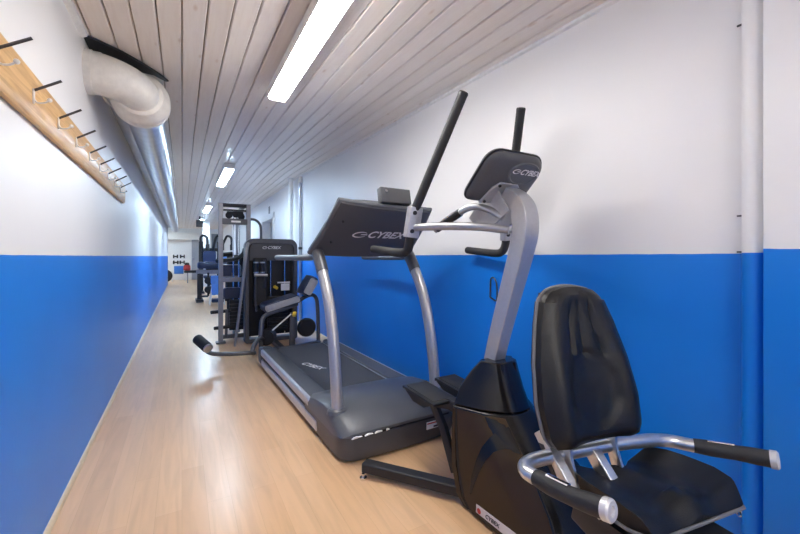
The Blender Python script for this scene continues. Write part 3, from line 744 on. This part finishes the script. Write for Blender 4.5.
# backrest: padded, narrower at the top, leaning back
BH = .418
def back_w(v): # half width at height fraction
    pts = [(0, .150), (.06, .168), (.25, .176), (.5, .164), (.75, .138), (.90, .116), (.96, .103), (1.0, .080)]
    for (a, p), (c, q) in zip(pts, pts[1:]):
        if v <= c: return p + (q - p) * (v - a) / (c - a)
    return pts[-1][1]
def back_pt(u, v, front, off=0.):
    hw = back_w(v); x = u * hw
    edge = abs(u)
    th = .030 + .030 * max(0, 1 - edge ** 4) * min(1, v / .08 + .3) * min(1, (1 - v) / .07 + .25)
    # side bolsters and centre hollow
    th += .020 * math.exp(-((edge - .72) / .20) ** 2) * math.exp(-((v - .32) / .35) ** 2) - .012 * math.exp(-(edge / .4) ** 2) * math.exp(-((v - .5) / .4) ** 2)
    d2 = (u / .50) ** 2 + ((v - .33) / .235) ** 2
    th -= .0065 * max(0, min(1, (1.08 - d2) * 8))
    for uu, sl in ((-.30, -.18), (0.02, .03), (.34, .16)):
        if .5 < v < .93: th -= .0110 * math.exp(-((u - uu - sl * (v - .7) * -1.2) / .05) ** 2) * min(1, (v - .5) / .06, (.93 - v) / .1)
    y = -(th + off) if front else .008
    zz = .590 + v * BH
    return (x - .082, .045 + y + .10 * v + .02 * u * u * (1 if front else 1) * -.6, zz - (.012 * u * u if v > .9 else 0))
b = nb(); NU, NV = 40, 40
F_ = [[b.verts.new(back_pt(math.sin((-1 + 2 * i / NU) * math.pi / 2), j / NV, True)) for i in range(NU + 1)] for j in range(NV + 1)]
K_ = [[b.verts.new(back_pt(math.sin((-1 + 2 * i / NU) * math.pi / 2), j / NV, False)) for i in range(NU + 1)] for j in range(NV + 1)]
for j in range(NV):
    for i in range(NU):
        b.faces.new((F_[j][i], F_[j][i + 1], F_[j + 1][i + 1], F_[j + 1][i])); b.faces.new((K_[j][i], K_[j + 1][i], K_[j + 1][i + 1], K_[j][i + 1]))
for i in range(NU):
    b.faces.new((F_[0][i], K_[0][i], K_[0][i + 1], F_[0][i + 1])); b.faces.new((F_[NV][i], F_[NV][i + 1], K_[NV][i + 1], K_[NV][i]))
for j in range(NV):
    b.faces.new((F_[j][0], F_[j + 1][0], K_[j + 1][0], K_[j][0])); b.faces.new((F_[j][NU], K_[j][NU], K_[j + 1][NU], F_[j + 1][NU]))
br_ = obj('backrest', b, M['vinyl'], t, bev=.010, seg=3, xf=BX)
b = nb(); edge = [Vector(back_pt(-1, j / 20, False)) for j in range(21)] + [Vector(back_pt(-1 + 2 * i / 14, 1, False)) for i in range(1, 15)] + [Vector(back_pt(1, 1 - j / 20, False)) for j in range(1, 21)]
tube(b, [e + V(0, -.012, 0) for e in edge], .006, seg=8, smooth=False); obj('backrest_piping', b, M['piping'], br_, xf=BX)
b = nb(); prism(b, [(u * back_w(v) * .70 - .082, .590 + v * BH) for u, v in [(-1, .02), (1, .02), (1, .25), (1, .5), (1, .75), (1, .95), (-1, .95), (-1, .75), (-1, .5), (-1, .25)]], lambda x, z: (x, .056 + (z - .590) / BH * .10, z), (0, .014, 0)); obj('backrest_shell', b, M['black'], br_, xf=BX)
for x in (-.150, .022):
    b = nb(); tube(b, [(x, .085, .66), (x, .062, .585), (x, .050, .52), (x + .006, .020, .455), (x + .010, -.05, .435)], .018, ry=.005, square=True, up=(1, 0, 0)); obj('backrest_strut', b, M['alu'], t, xf=BX)
# seat pad
b = nb()
def seat_pt(a, q, top):
    """a 0..1 rear to front, q -1..1 across"""
    hw = [.150, .180, .192, .196, .196, .192, .180][min(6, int(a * 6))]
    f = a * 6 - int(a * 6) if a < 1 else 0
    hws = [.150, .180, .190, .193, .193, .190, .165, .160]; k = min(6, int(a * 6)); hw = hws[k] + (hws[k + 1] - hws[k]) * f
    y = .058 - .240 * a - .03 * math.exp(-((q - .1) / .22) ** 2) * max(0, 1 - a * 4)
    z = .487 + .010 * a
    if a > .86: z -= .034 * ((a - .86) / .14) ** 1.4
    z += .018 * abs(q) ** 2.5 * min(1, (1 - a) * 3) - .012 * math.exp(-((abs(q) - .45) / .3) ** 2)
    if a > .68: z += .012 * math.exp(-(q / .22) ** 2)
    if not top: z = .450 - .004 * a; hw *= .96
    return (q * hw + .026 + .01 * a, y, z)
NA, NQ = 24, 24
T_ = [[b.verts.new(seat_pt(i / NA, math.sin((-1 + 2 * j / NQ) * math.pi / 2), True)) for j in range(NQ + 1)] for i in range(NA + 1)]
U_ = [[b.verts.new(seat_pt(i / NA, math.sin((-1 + 2 * j / NQ) * math.pi / 2), False)) for j in range(NQ + 1)] for i in range(NA + 1)]
for i in range(NA):
    for j in range(NQ):
        b.faces.new((T_[i][j], T_[i][j + 1], T_[i + 1][j + 1], T_[i + 1][j])); b.faces.new((U_[i][j], U_[i + 1][j], U_[i + 1][j + 1], U_[i][j + 1]))
for j in range(NQ):
    b.faces.new((T_[0][j], U_[0][j], U_[0][j + 1], T_[0][j + 1])); b.faces.new((T_[NA][j], T_[NA][j + 1], U_[NA][j + 1], U_[NA][j]))
for i in range(NA):
    b.faces.new((T_[i][0], T_[i + 1][0], U_[i + 1][0], U_[i][0])); b.faces.new((T_[i][NQ], U_[i][NQ], U_[i + 1][NQ], T_[i + 1][NQ]))
sp = obj('seat_pad', b, M['vinyl'], t, bev=.012, seg=3, xf=BX)
b = nb(); e = [Vector(seat_pt(1 - i / 12, -1, True)) for i in range(13)]
pts = [Vector(seat_pt(i / 16, -1, False)) + V(-.010, 0, .012) for i in range(17)] + [Vector(seat_pt(1, -1 + 2 * j / 12, False)) + V(0, -.004, .010) for j in range(1, 13)] + [Vector(seat_pt(1 - i / 16, 1, False)) + V(.010, 0, .012) for i in range(1, 17)]
tube(b, pts, .0042, seg=8, smooth=False); obj('seat_piping', b, M['piping'], sp, xf=BX)
# side handles: one tube bent round the back of the seat
HP = [(-.267, -.17, .554), (-.285, -.09, .540), (-.300, .0, .532), (-.303, .040, .530), (-.280, .068, .530), (-.22, .078, .530), (-.012, .070, .530), (.149, .047, .530), (.200, .038, .527), (.238, .020, .525), (.268, -.018, .525), (.331, -.095, .530), (.356, -.165, .539)]
b = nb(); tube(b, HP, .0195, seg=18, n=5); hb = obj('side_handle', b, M['alu'], t, xf=BX)
for pts in ([(-.3005, .005, .532), (-.287, -.09, .540), (-.266, -.176, .5545)], [(.270, -.020, .525), (.326, -.095, .530), (.359, -.170, .540)]):
    P = [Vector(p) for p in pts]
    b = nb(); tube(b, P, [.0200, .0225, .0205, .0225, .0225], seg=20); g_ = obj('hand_grip', b, M['softblack'], hb, xf=BX)
    dirv = (P[2] - P[1]).normalized()
    b = nb(); lathe(b, P[2], dirv, [(-.006, .0245), (.008, .0245), (.012, .020), (.012, .012), (.006, .010), (.009, .004)], seg=22); obj('grip_cap', b, M['capgray'], hb, xf=BX)
    m_ = P[0].lerp(P[1], .75)
    b = nb(); tube(b, [P[0].lerp(P[1], .35) + V(0, 0, .021), P[0].lerp(P[1], 1.0) + V(0, 0, .0225)], .007, ry=.004, seg=8, smooth=False); obj('pulse_sensor', b, M['chrome'], g_, xf=BX)
# seat carriage and rail
b = nb(); prism(b, [(.115, .590), (.140, .570), (.035, .462), (-.005, .455), (-.01, .478)], lambda y, z: (-.195, y, z), (.03, 0, 0)); sc_ = obj('seat_carriage', b, M['alu'], t, bev=.003, xf=BX)
b = nb(); prism(b, [(.115, .590), (.140, .570), (.035, .462), (-.005, .455), (-.01, .478)], lambda y, z: (-.055, y, z), (.03, 0, 0)); obj('seat_carriage', b, M['alu'], t, bev=.003, xf=BX)
b = nb(); prism(b, [(.098, .555), (.118, .552), (.055, .475), (.035, .475)], lambda y, z: (-.1965, y, z), (.004, 0, 0)); obj('adjust_slot', b, M['matte'], sc_, xf=BX)
bp_('seat_plate', M['matte'], box, (0, -.08, .405), (.26, .24, .02))
b = nb(); tube(b, [(-.09, .06, .385), (-.08, -.30, .30), (0, -.95, .18)], .045, ry=.035, square=True, smooth=False, up=(1, 0, 0)); obj('main_rail', b, M['matte'], t, bev=.004, xf=BX)
b = nb(); tube(b, [(-.02, -.05, .38), (-.02, -.06, .05)], .04, ry=.03, square=True, smooth=False); obj('rear_post', b, M['alu'], t, bev=.004, xf=BX)
b = nb(); tube(b, [(-.26, -.06, .04), (.26, -.06, .04)], .03, ry=.025, square=True, smooth=False); obj('rear_foot', b, M['matte'], t, bev=.004, xf=BX)
b = nb(); tube(b, [(0, -.06, .05), (0, -1.0, .05)], .03, ry=.03, square=True, smooth=False); obj('base_beam', b, M['matte'], t, bev=.004, xf=BX)
b = nb(); rings = [[(x * k, -1.15 + y * k, z) for x, y in rrect(.24, .60, .06, 4)] for z, k in ((.03, .95), (.2, 1.0), (.45, .95), (.62, .7), (.70, .45))]
loft(b, rings); obj('drive_housing', b, M['gloss'], t, xf=BX)
for s in (-1, 1):
    b = nb(); tube(b, [(s * .13, -1.1, .35), (s * .16, -1.1 + s * .15, .35)], .014, ry=.02, square=True, smooth=False); cr = obj('crank', b, M['steel'], t, xf=BX)
    bp_('pedal', M['black'], box, (s * .22, -1.1 + s * .15, .35), (.09, .10, .03), bev=.006)

t_ = nb(); tube(t_, [(1.674, .572, .222), (1.660, .556, .234), (1.648, .540, .222), (1.660, .556, .210), (1.674, .572, .222)], .005, seg=8)
tag(obj('wall_eyelet', t_, M['chrome']), 'small silver ring on the blue wall beside the pipe, below the right handle', 'hook')

# ------------------------------------------------------------------ leg extension machine with weight tower
t = thing('leg_extension_machine', 'dark weight tower machine with grey seat pads and a long roller lever', 'weight machine', (1.0, 4.9, 0))
YT = 5.10
out = rrect(.655, 1.32, (.03, .10, .10, .03), 8); inn = rrect(.555, 1.20, (.02, .06, .06, .02), 8)
XT, ZT = 1.008, .665
b = nb(); ro = [(XT + x, ZT + z) for x, z in out]; ri = [(XT + x, ZT + z - .01) for x, z in inn]; n = len(ro)
A0 = [b.verts.new((x, YT - .03, z)) for x, z in ro]; A1 = [b.verts.new((x, YT + .12, z)) for x, z in ro]; B0 = [b.verts.new((x, YT - .03, z)) for x, z in ri]; B1 = [b.verts.new((x, YT + .12, z)) for x, z in ri]
for k in range(n):
    q = (k + 1) % n
    b.faces.new((A0[k], A0[q], B0[q], B0[k])); b.faces.new((A1[k], B1[k], B1[q], A1[q])); b.faces.new((A0[k], A1[k], A1[q], A0[q])); b.faces.new((B0[k], B0[q], B1[q], B1[k]))
obj('tower_frame', b, M['frame'], t, bev=.012, seg=3)
part('tower_panel', M['black'], t, box, (XT, YT + .09, ZT), (.56, .02, 1.18))
b = nb(); prism(b, [(x * .97, z) for x, z in rrect(.555, .21, (.01, .06, .06, .01), 6)], lambda x, z: (XT + x, YT - .022, 1.150 + z), (0, .02, 0)); hd = obj('header_panel', b, M['grayplastic'], t)
b = text_bm('CYBEX', .052, (XT - .055, YT - .0235, 1.195), (1, 0, 0), (0, 0, 1), bold=.015, mark=True); obj('header_lettering', b, M['whitemark'], hd)
b = nb(); tube(b, [(.715, YT - .035, 1.27), (.690, YT - .05, 1.14), (.645, YT - .06, .70), (.560, YT - .07, .0)], [.030, .038, .032, .024], ry=.5, square=True, n=8); obj('side_brace', b, M['lightframe'], t, bev=.004)
for k in range(10):
    b = nb(); box(b, (1.09, YT + .03, .14 + .046 * k), (.26, .07, .042), bev=.003); obj('weight_plate', b, M['matte'], t)
for x in (1.0, 1.18): part('guide_rod', M['chrome'], t, cyl, (x, YT + .03, .08), (x, YT + .03, 1.05), .010, seg=12)
part('mechanism_case', M['matte'], t, box, (.86, YT - .02, .78), (.16, .08, .60), bev=.01)
for z in (.99, .94):
    pass
for x in (.80, .875): part('handle_drum', M['black'], t, cyl, (x, YT - .10, 1.014), (x, YT - .10, .906), .030, seg=18)
for x in (.80, .875):
    for z in (1.022, .898): part('handle_collar', M['alu'], t, cyl, (x, YT - .10, z + .008), (x, YT - .10, z - .008), .032, seg=18)
part('cross_handle', M['alu'], t, tube, [(.775, YT - .13, .868), (.93, YT - .13, .862)], .018, seg=12, smooth=False)
b = nb(); tube(b, [(.79, YT - .11, .86), (.785, YT - .12, .60), (.80, YT - .15, .42)], .014, seg=10); obj('selector_bar', b, M['steel'], t)
b = nb(); tube(b, [(.905, YT - .06, 1.06), (.915, YT - .06, .90), (.91, YT - .06, .70)], .016, seg=10); obj('cable_guard', b, M['steel'], t)
part('placard', M['whitemark'], t, box, (1.17, YT - .05, .70), (.11, .004, .09)); part('placard_hanger', M['whitemark'], t, box, (1.15, YT - .05, .76), (.16, .004, .018))
b = nb(); cyl(b, (1.02, YT - .10, .715), (1.06, YT - .08, .690), .020, seg=14); obj('yellow_knob', b, M['yellow'], t)
# seat side
def pad(name, c, s, ry_, par, m1='bluepad', m2='palegray'):
    c = Vector(c); Rm = Matrix.Translation(c) @ Matrix.Rotation(ry_, 4, 'Y')
    b = nb(); rings = []
    for z, k in ((-s[2] / 2, .95), (-s[2] * .3, 1), (s[2] * .25, 1), (s[2] / 2, .90)):
        rings.append([(x + (k - 1) * .5 * s[0] * (1 if x > 0 else -1), y + (k - 1) * .5 * s[1] * (1 if y > 0 else -1) * .4, z) for x, y in rrect(s[0], s[1], .04, 4)])
    loft(b, rings); p = obj(name, b, M[m1], par, xf=Rm)
    b = nb(); box(b, (0, -s[1] / 2 - .004, -.002), (s[0] * .94, .014, s[2] * .84), bev=.02); obj('pad_side', b, M[m2], p, xf=Rm)
    return p
pad('seat_pad', (1.005, 4.62, .555), (.42, .32, .085), R(-15), t)
pad('back_pad', (1.335, 4.62, .74), (.10, .32, .24), R(30), t)
b = nb(); tube(b, [(.745, 4.34, .06), (.75, 4.36, .28), (.775, 4.40, .41), (.86, 4.46, .455), (1.00, 4.50, .485), (1.19, 4.52, .535)], .024, seg=14, n=6); obj('seat_frame', b, M['frame'], t)
b = nb(); tube(b, [(1.19, 4.60, .54), (1.34, 4.60, .62), (1.43, 4.60, .60), (1.46, 4.60, .45), (1.47, 4.60, .03)], .023, seg=14); obj('back_frame', b, M['frame'], t)
b = nb(); tube(b, [(1.35, 4.60, .62), (1.41, 4.60, .74), (1.43, 4.60, .82)], .02, seg=12); obj('backrest_post', b, M['frame'], t)
b = nb(); tube(b, [(.75, 4.34, .035), (1.47, 4.56, .035)], .03, ry=.03, square=True, smooth=False); obj('base_beam', b, M['frame'], t)
b = nb(); tube(b, [(1.0, 4.45, .035), (1.0, 5.05, .035)], .03, ry=.03, square=True, smooth=False); obj('link_beam', b, M['frame'], t)
b = nb(); cyl(b, (.80, 4.36, .20), (.86, 4.50, .20), .085); obj('cam_hub', b, M['matte'], t)
b = nb(); lathe(b, (1.34, 4.63, .22), (0, 1, 0), [(0, .10), (.02, .115), (.05, .115), (.07, .10)], seg=32); obj('cam_disc', b, M['matte'], t)
b = nb(); tube(b, [(.86, 4.42, .25), (1.10, 4.46, .43)], .009, seg=8, smooth=False); obj('gas_strut', b, M['alu'], t)
b = nb(); cyl(b, (1.12, 4.42, .41), (1.14, 4.44, .45), .022, seg=14); obj('adjust_knob', b, M['yellow'], t)
b = nb(); tube(b, [(1.12, 4.50, .02), (1.13, 4.50, .44)], .022, ry=.03, square=True, smooth=False); obj('seat_post', b, M['frame'], t)
b = nb(); tube(b, [(.76, 4.34, .20), (.70, 4.24, .22), (.645, 4.16, .175), (.62, 4.12, .12)], .022, seg=12); obj('lever_crank', b, M['frame'], t)
b = nb(); tube(b, [(.655, 4.16, .10), (.58, 4.14, .112), (.42, 4.16, .118), (.28, 4.20, .13), (.225, 4.22, .15), (.205, 4.235, .175)], .021, seg=14); obj('roller_lever', b, M['frame'], t)
p0, p1 = V(.222, 4.19, .195), V(.135, 4.37, .262)
b = nb(); d_ = (p1 - p0); lathe(b, p0, d_, [(0, .040), (.006, .050), (d_.length - .006, .050), (d_.length, .044)], seg=24); obj('roller_pad', b, M['softblack'], t)
b = nb(); lathe(b, p0, -d_, [(-.004, .046), (.008, .046), (.012, .040), (.014, .012)], seg=24); obj('roller_cap', b, M['alu'], t)

# ------------------------------------------------------------------ tall cable frame machine behind it
t = thing('cable_tower_machine', 'tall grey frame machine with top pulleys and pads, left of the dark tower', 'weight machine', (.6, 5.7, 0))
YD = 5.30
for x in (.425, .752):
    b = nb(); tube(b, [(x, YD, 0.02), (x, YD, 1.775)], .027, ry=.027, square=True, smooth=False); obj('upright', b, M['lightframe'], t)
    part('foot_plate', M['frame'], t, box, (x, YD, .011), (.11, .11, .022), bev=.003)
part('top_beam', M['frameblack'], t, box, (.588, YD, 1.752), (.30, .05, .045), bev=.004)
part('second_beam', M['frameblack'], t, box, (.588, YD, 1.69), (.30, .03, .022), bev=.003)
part('header_beam', M['frame'], t, box, (.588, YD - .004, 1.545), (.30, .05, .075), bev=.004)
part('badge', M['alu'], t, box, (.60, YD - .030, 1.545), (.11, .004, .022))
part('middle_beam', M['lightframe'], t, box, (.588, YD, .80), (.30, .05, .055), bev=.004)
part('lower_beam', M['frame'], t, box, (.588, YD + .1, .06), (.34, .05, .05), bev=.004)
for x, z in ((.52, 1.63), (.60, 1.645), (.67, 1.62)):
    b = nb(); lathe(b, (x, YD + .06, z), (.3, -1, 0), [(0, .030), (.006, .042), (.010, .036), (.020, .036), (.024, .042), (.03, .030)], seg=20); pu = obj('pulley', b, M['frameblack'], t)
part('pulley_bracket', M['frameblack'], t, box, (.60, YD + .06, 1.665), (.20, .03, .035), bev=.004)
part('stack_shroud', M['frameblack'], t, box, (.64, YD + .36, .62), (.22, .03, 1.0), bev=.006)
b = nb(); rings = [[(.575 + x * k, YD + .12 + y, .62 + z) for x, z in rrect(.22, .14, .03, 4)] for y, k in ((-.03, .9), (-.01, 1), (.04, 1), (.06, .9))]; loft(b, rings); obj('knee_pad', b, M['bluepad'], t)
b = nb(); tube(b, [(.575, YD + .16, .62), (.66, YD + .34, .60)], .02, ry=.02, square=True, smooth=False); obj('knee_pad_arm', b, M['frame'], t)
for x in (.60, .665): part('guide_rod', M['chrome'], t, cyl, (x, YD + .25, .10), (x, YD + .25, 1.62), .010, seg=10)
b = nb(); tube(b, [(.69, YD + .55, .02), (.69, YD + .55, 1.70)], .027, ry=.027, square=True, smooth=False); obj('rear_upright', b, M['lightframe'], t)
b = nb(); tube(b, [(.69, YD, 1.745), (.69, YD + .55, 1.70)], .022, ry=.022, square=True, smooth=False); obj('top_rail', b, M['frame'], t)
b = nb(); tube(b, [(.60, YD + .1, .06), (.69, YD + .9, .06)], .027, ry=.027, square=True, smooth=False); obj('base_rail', b, M['frame'], t)
b = nb(); tube(b, [(.755, YD, 1.585), (.83, YD, 1.582), (.885, YD, 1.54), (.91, YD, 1.45), (.91, YD, 1.10)], .017, seg=12); obj('guard_rail', b, M['frame'], t)
for k in range(8):
    b = nb(); box(b, (.632, YD + .25, .14 + .05 * k), (.17, .11, .045), bev=.003); obj('weight_plate', b, M['matte'], t)
b = nb(); rings = [[(.57 + x * k, YD + .35 + y, .905 + z) for x, z in rrect(.24, .15, .03, 4)] for y, k in ((-.04, .9), (-.02, 1), (.05, 1), (.07, .9))]; loft(b, rings); pd = obj('chest_pad', b, M['bluepad'], t)
b = nb(); tube(b, [Vector((.57 + x, YD + .30, .905 + z)) for x, z in rrect(.25, .16, .03, 4)], .009, seg=8, closed=True, smooth=False); obj('pad_frame', b, M['lightframe'], pd)
b = nb(); tube(b, [(.40, YD + .28, 1.04), (.52, YD + .18, 1.05), (.62, YD + .1, 1.07), (.69, YD + .02, 1.13), (.71, YD + .0, 1.20)], .026, seg=12); obj('press_arm', b, M['softblack'], t)
b = nb(); tube(b, [(.45, YD + .3, 1.12), (.60, YD + .3, 1.14)], .03, seg=12, smooth=False); obj('press_grip', b, M['softblack'], t)
for x0, x1, y, z in ((.315, .55, YD + .02, .395), (.35, .60, YD + .0, .195)):
    b = nb(); tube(b, [(x0, y, z), (x1, y + .06, z)], .022, seg=12, smooth=False); obj('foot_roller', b, M['softblack'], t)
b = nb(); tube(b, [(.49, YD + .04, .05), (.50, YD + .05, .42)], .016, ry=.016, square=True, smooth=False); obj('roller_post', b, M['frame'], t)
b = nb(); rings = [[(.62 + x * k, YD + .9 + y * k, z) for x, y in rrect(.30, .34, .05, 4)] for z, k in ((.48, .94), (.50, 1), (.54, 1), (.56, .92))]; loft(b, rings); obj('seat_pad', b, M['bluepad'], t)
b = nb(); tube(b, [(.62, YD + .9, .48), (.64, YD + .9, .05)], .03, ry=.03, square=True, smooth=False); obj('seat_post', b, M['frame'], t)
b = nb(); tube(b, [(.60, YD + .3, .86), (.62, YD + .5, .80), (.69, YD + .55, .78)], .02, ry=.02, square=True, smooth=False); obj('pad_arm', b, M['frame'], t)

# ------------------------------------------------------------------ further machines down the corridor
YEm = 10.5
t = thing('cable_crossover_bench', 'dark bench machine with pale horizontal beam, beyond the tall frame machine', 'weight machine', (.75, YEm, 0))
part('cross_beam', M['lightframe'], t, box, (.66, YEm, .72), (.72, .10, .11), bev=.006)
for x in (.37, 1.0):
    b = nb(); tube(b, [(x, YEm, .03), (x, YEm, .68)], .05, ry=.05, square=True, smooth=False); obj('leg', b, M['frameblack'], t)
    part('foot', M['frameblack'], t, box, (x, YEm, .03), (.16, .6, .06), bev=.008)
b = nb(); rings = [[(.66 + x * k, YEm + .05 + y * k, z) for x, y in rrect(.66, .42, .05, 4)] for z, k in ((.80, .95), (.83, 1), (.93, 1), (.96, .94))]; loft(b, rings); obj('bench_pad', b, M['bluepad'], t)
part('pad_support', M['frameblack'], t, box, (.66, YEm + .05, .785), (.3, .3, .04))
for z in (.28, .50):
    b = nb(); lathe(b, (.56, YEm - .10, z), (0, 1, 0), [(0, .07), (.02, .085), (.10, .085), (.12, .07)], seg=20); obj('roller', b, M['softblack'], t)
b = nb(); tube(b, [(.56, YEm - .04, .12), (.56, YEm - .04, .70)], .022, ry=.022, square=True, smooth=False); obj('roller_post', b, M['frameblack'], t)
b = nb(); tube(b, [(.37, YEm - .04, .12), (.56, YEm - .04, .12)], .022, ry=.022, square=True, smooth=False); obj('roller_base', b, M['frameblack'], t)
t = thing('white_stool', 'white framed low stool with blue cloth under the dark bench beam', 'stool', (.66, 9.6, 0))
for x0, y in ((.54, 9.45), (.54, 9.75), (.84, 9.45), (.84, 9.75)):
    b = nb(); tube(b, [(x0, y, 0), (x0 + (.06 if x0 < .7 else -.06), y, .42)], .014, seg=8, smooth=False); obj('leg', b, M['white'], t)
part('seat_ring', M['white'], t, box, (.69, 9.6, .43), (.26, .36, .03), bev=.008)
part('lower_tray', M['bluepad'], t, box, (.70, 9.6, .10), (.24, .34, .07), bev=.008)
b = nb(); rings = []
for k in range(9):
    q = k / 8; rings.append([(.66 + x * (1 - .15 * q), 9.415 + .02 * math.sin(3 * q) - .012, .66 - .42 * q + .01 * math.sin(x * 40)) for x in (-.10, -.05, 0, .05, .10)] + [(.66 + x * (1 - .15 * q), 9.40 + .02 * math.sin(3 * q), .66 - .42 * q) for x in (.10, .05, 0, -.05, -.10)])
loft(b, rings)
box(b, (.66, 9.5, .56), (.2, .18, .20), bev=.04)
tag(obj('towel', b, M['towel']), 'bright blue towel bundled on the white low stool', 'towel')
t = thing('chest_press_machine', 'black machine with curved arms in front of the white pillar', 'weight machine', (.75, 13.0, 0))
for x in (.50, 1.0): part('upright', M['frameblack'], t, box, (x, 13.0, .80), (.12, .12, 1.5), bev=.01); part('foot', M['frameblack'], t, box, (x, 13.0, .03), (.16, .9, .06), bev=.01)
part('cross_beam', M['frameblack'], t, box, (.75, 13.0, 1.30), (.6, .1, .1), bev=.01)
for x, dx in ((.58, -.05), (.78, .05), (.95, .10)):
    b = nb(); tube(b, [(x, 12.9, 1.0), (x + dx, 12.85, 1.35), (x + dx * 2, 12.8, 1.62), (x + dx * 2 + .06, 12.75, 1.72), (x + dx * 2 + .16, 12.7, 1.66), (x + dx * 2 + .18, 12.7, 1.45)], .036, seg=10); obj('press_arm', b, M['frameblack'], t)
    b = nb(); cyl(b, (x + dx * 2 + .18, 12.7, 1.46), (x + dx * 2 + .18, 12.7, 1.28), .055, seg=12); obj('arm_grip', b, M['softblack'], t)
b = nb(); rings = [[(.72 + x * k, 12.7 + y, 1.05 + z * k) for x, z in rrect(.34, .42, .05, 4)] for y, k in ((-.05, .92), (-.02, 1), (.04, 1), (.06, .9))]; loft(b, rings); obj('back_pad', b, M['bluepad'], t)
part('seat_pad', M['bluepad'], t, box, (.72, 12.5, .50), (.36, .40, .09), bev=.03); part('seat_post', M['frameblack'], t, box, (.72, 12.55, .25), (.08, .08, .46)); part('base_beam', M['frameblack'], t, box, (.72, 12.7, .04), (.08, .7, .06))
# speaker under the ceiling
t = thing('ceiling_speaker', 'small black speaker box hanging under the ceiling near the white pillar', 'speaker', (.50, 14.0, 2.15))
part('cabinet', M['matte'], t, box, (.50, 14.0, 2.17), (.20, .16, .22), bev=.01); part('bracket', M['steel'], t, box, (.50, 14.0, 2.345), (.04, .04, .13))
part('grille', M['grayplastic'], t, box, (.50, 13.915, 2.17), (.16, .012, .18), bev=.004)

# far rack with weights
YR = 19.4
t = thing('storage_rack', 'white open rack against the far wall at the corridor end', 'rack', (-.12, YR, 0))
for x in (-.37, .13):
    for y in (YR - .2, YR + .2): part('post', M['white'], t, box, (x, y, .62), (.045, .045, 1.24))
for z in (.32, .74, 1.0): part('shelf', M['white'], t, box, (-.12, YR, z), (.5, .44, .03))
def keg(x, z, r, l, label):
    b = nb(); lathe(b, (x - l / 2, YR - .08, z), (1, 0, 0), [(0, r * .8), (.01, r), (l * .28, r), (l * .30, r * .35), (l * .70, r * .35), (l * .72, r), (l - .01, r), (l, r * .8)], seg=14)
    tag(obj('dumbbell', b, M['matte']), label, 'dumbbell', 'weights on the far rack')
keg(-.245, 1.095, .08, .20, 'dark dumbbell on the top shelf of the white rack, left one')
keg(.02, 1.095, .08, .20, 'dark dumbbell on the top shelf of the white rack, right one')
keg(-.235, .835, .08, .22, 'dark dumbbell on the middle shelf of the white rack, left one')
keg(.01, .835, .08, .22, 'dark dumbbell on the middle shelf of the white rack, right one')
b = nb(); box(b, (-.12, YR - .06, .505), (.36, .34, .34), bev=.015); tag(obj('storage_box', b, M['blue']), 'blue box on the lowest shelf of the white rack', 'box')
t = thing('flat_bench', 'low dark bench in the far room beside the white rack', 'bench', (.45, 18.0, 0))
b = nb(); rings = [[(.52 + x * k, 18.0 + y * k, z) for x, y in rrect(.9, .34, .05, 4)] for z, k in ((.42, .95), (.44, 1), (.50, 1), (.52, .94))]; loft(b, rings); obj('bench_pad', b, M['softblack'], t)
for x in (.2, .84):
    for y in (17.88, 18.12): part('leg', M['lightframe'], t, box, (x, y, .215), (.04, .04, .43))
t = thing('gym_bag', 'small red bag with dark top on the low dark bench', 'bag', (.2, 18.0, .52))
b = nb(); rings = [[(.18 + x * k, 18.0 + y * k, z) for x, y in rrect(.26, .22, .07, 5)] for z, k in ((.52, .85), (.55, 1), (.68, .98), (.74, .8))]; loft(b, rings); obj('body', b, M['red'], t)
b = nb(); rings = [[(.18 + x * k, 18.0 + y * k, z) for x, y in rrect(.18, .16, .05, 5)] for z, k in ((.74, 1.0), (.80, .95), (.84, .6))]; loft(b, rings); obj('flap', b, M['matte'], t)
b = nb(); lathe(b, (-.62, 18.9, .27), (.1, -1, .0), [(0, .25), (.015, .27), (.03, .27), (.045, .25), (.05, .08)], seg=30)
tag(obj('weight_disc', b, M['matte']), 'dark weight disc standing on the floor left of the white rack', 'weight disc')
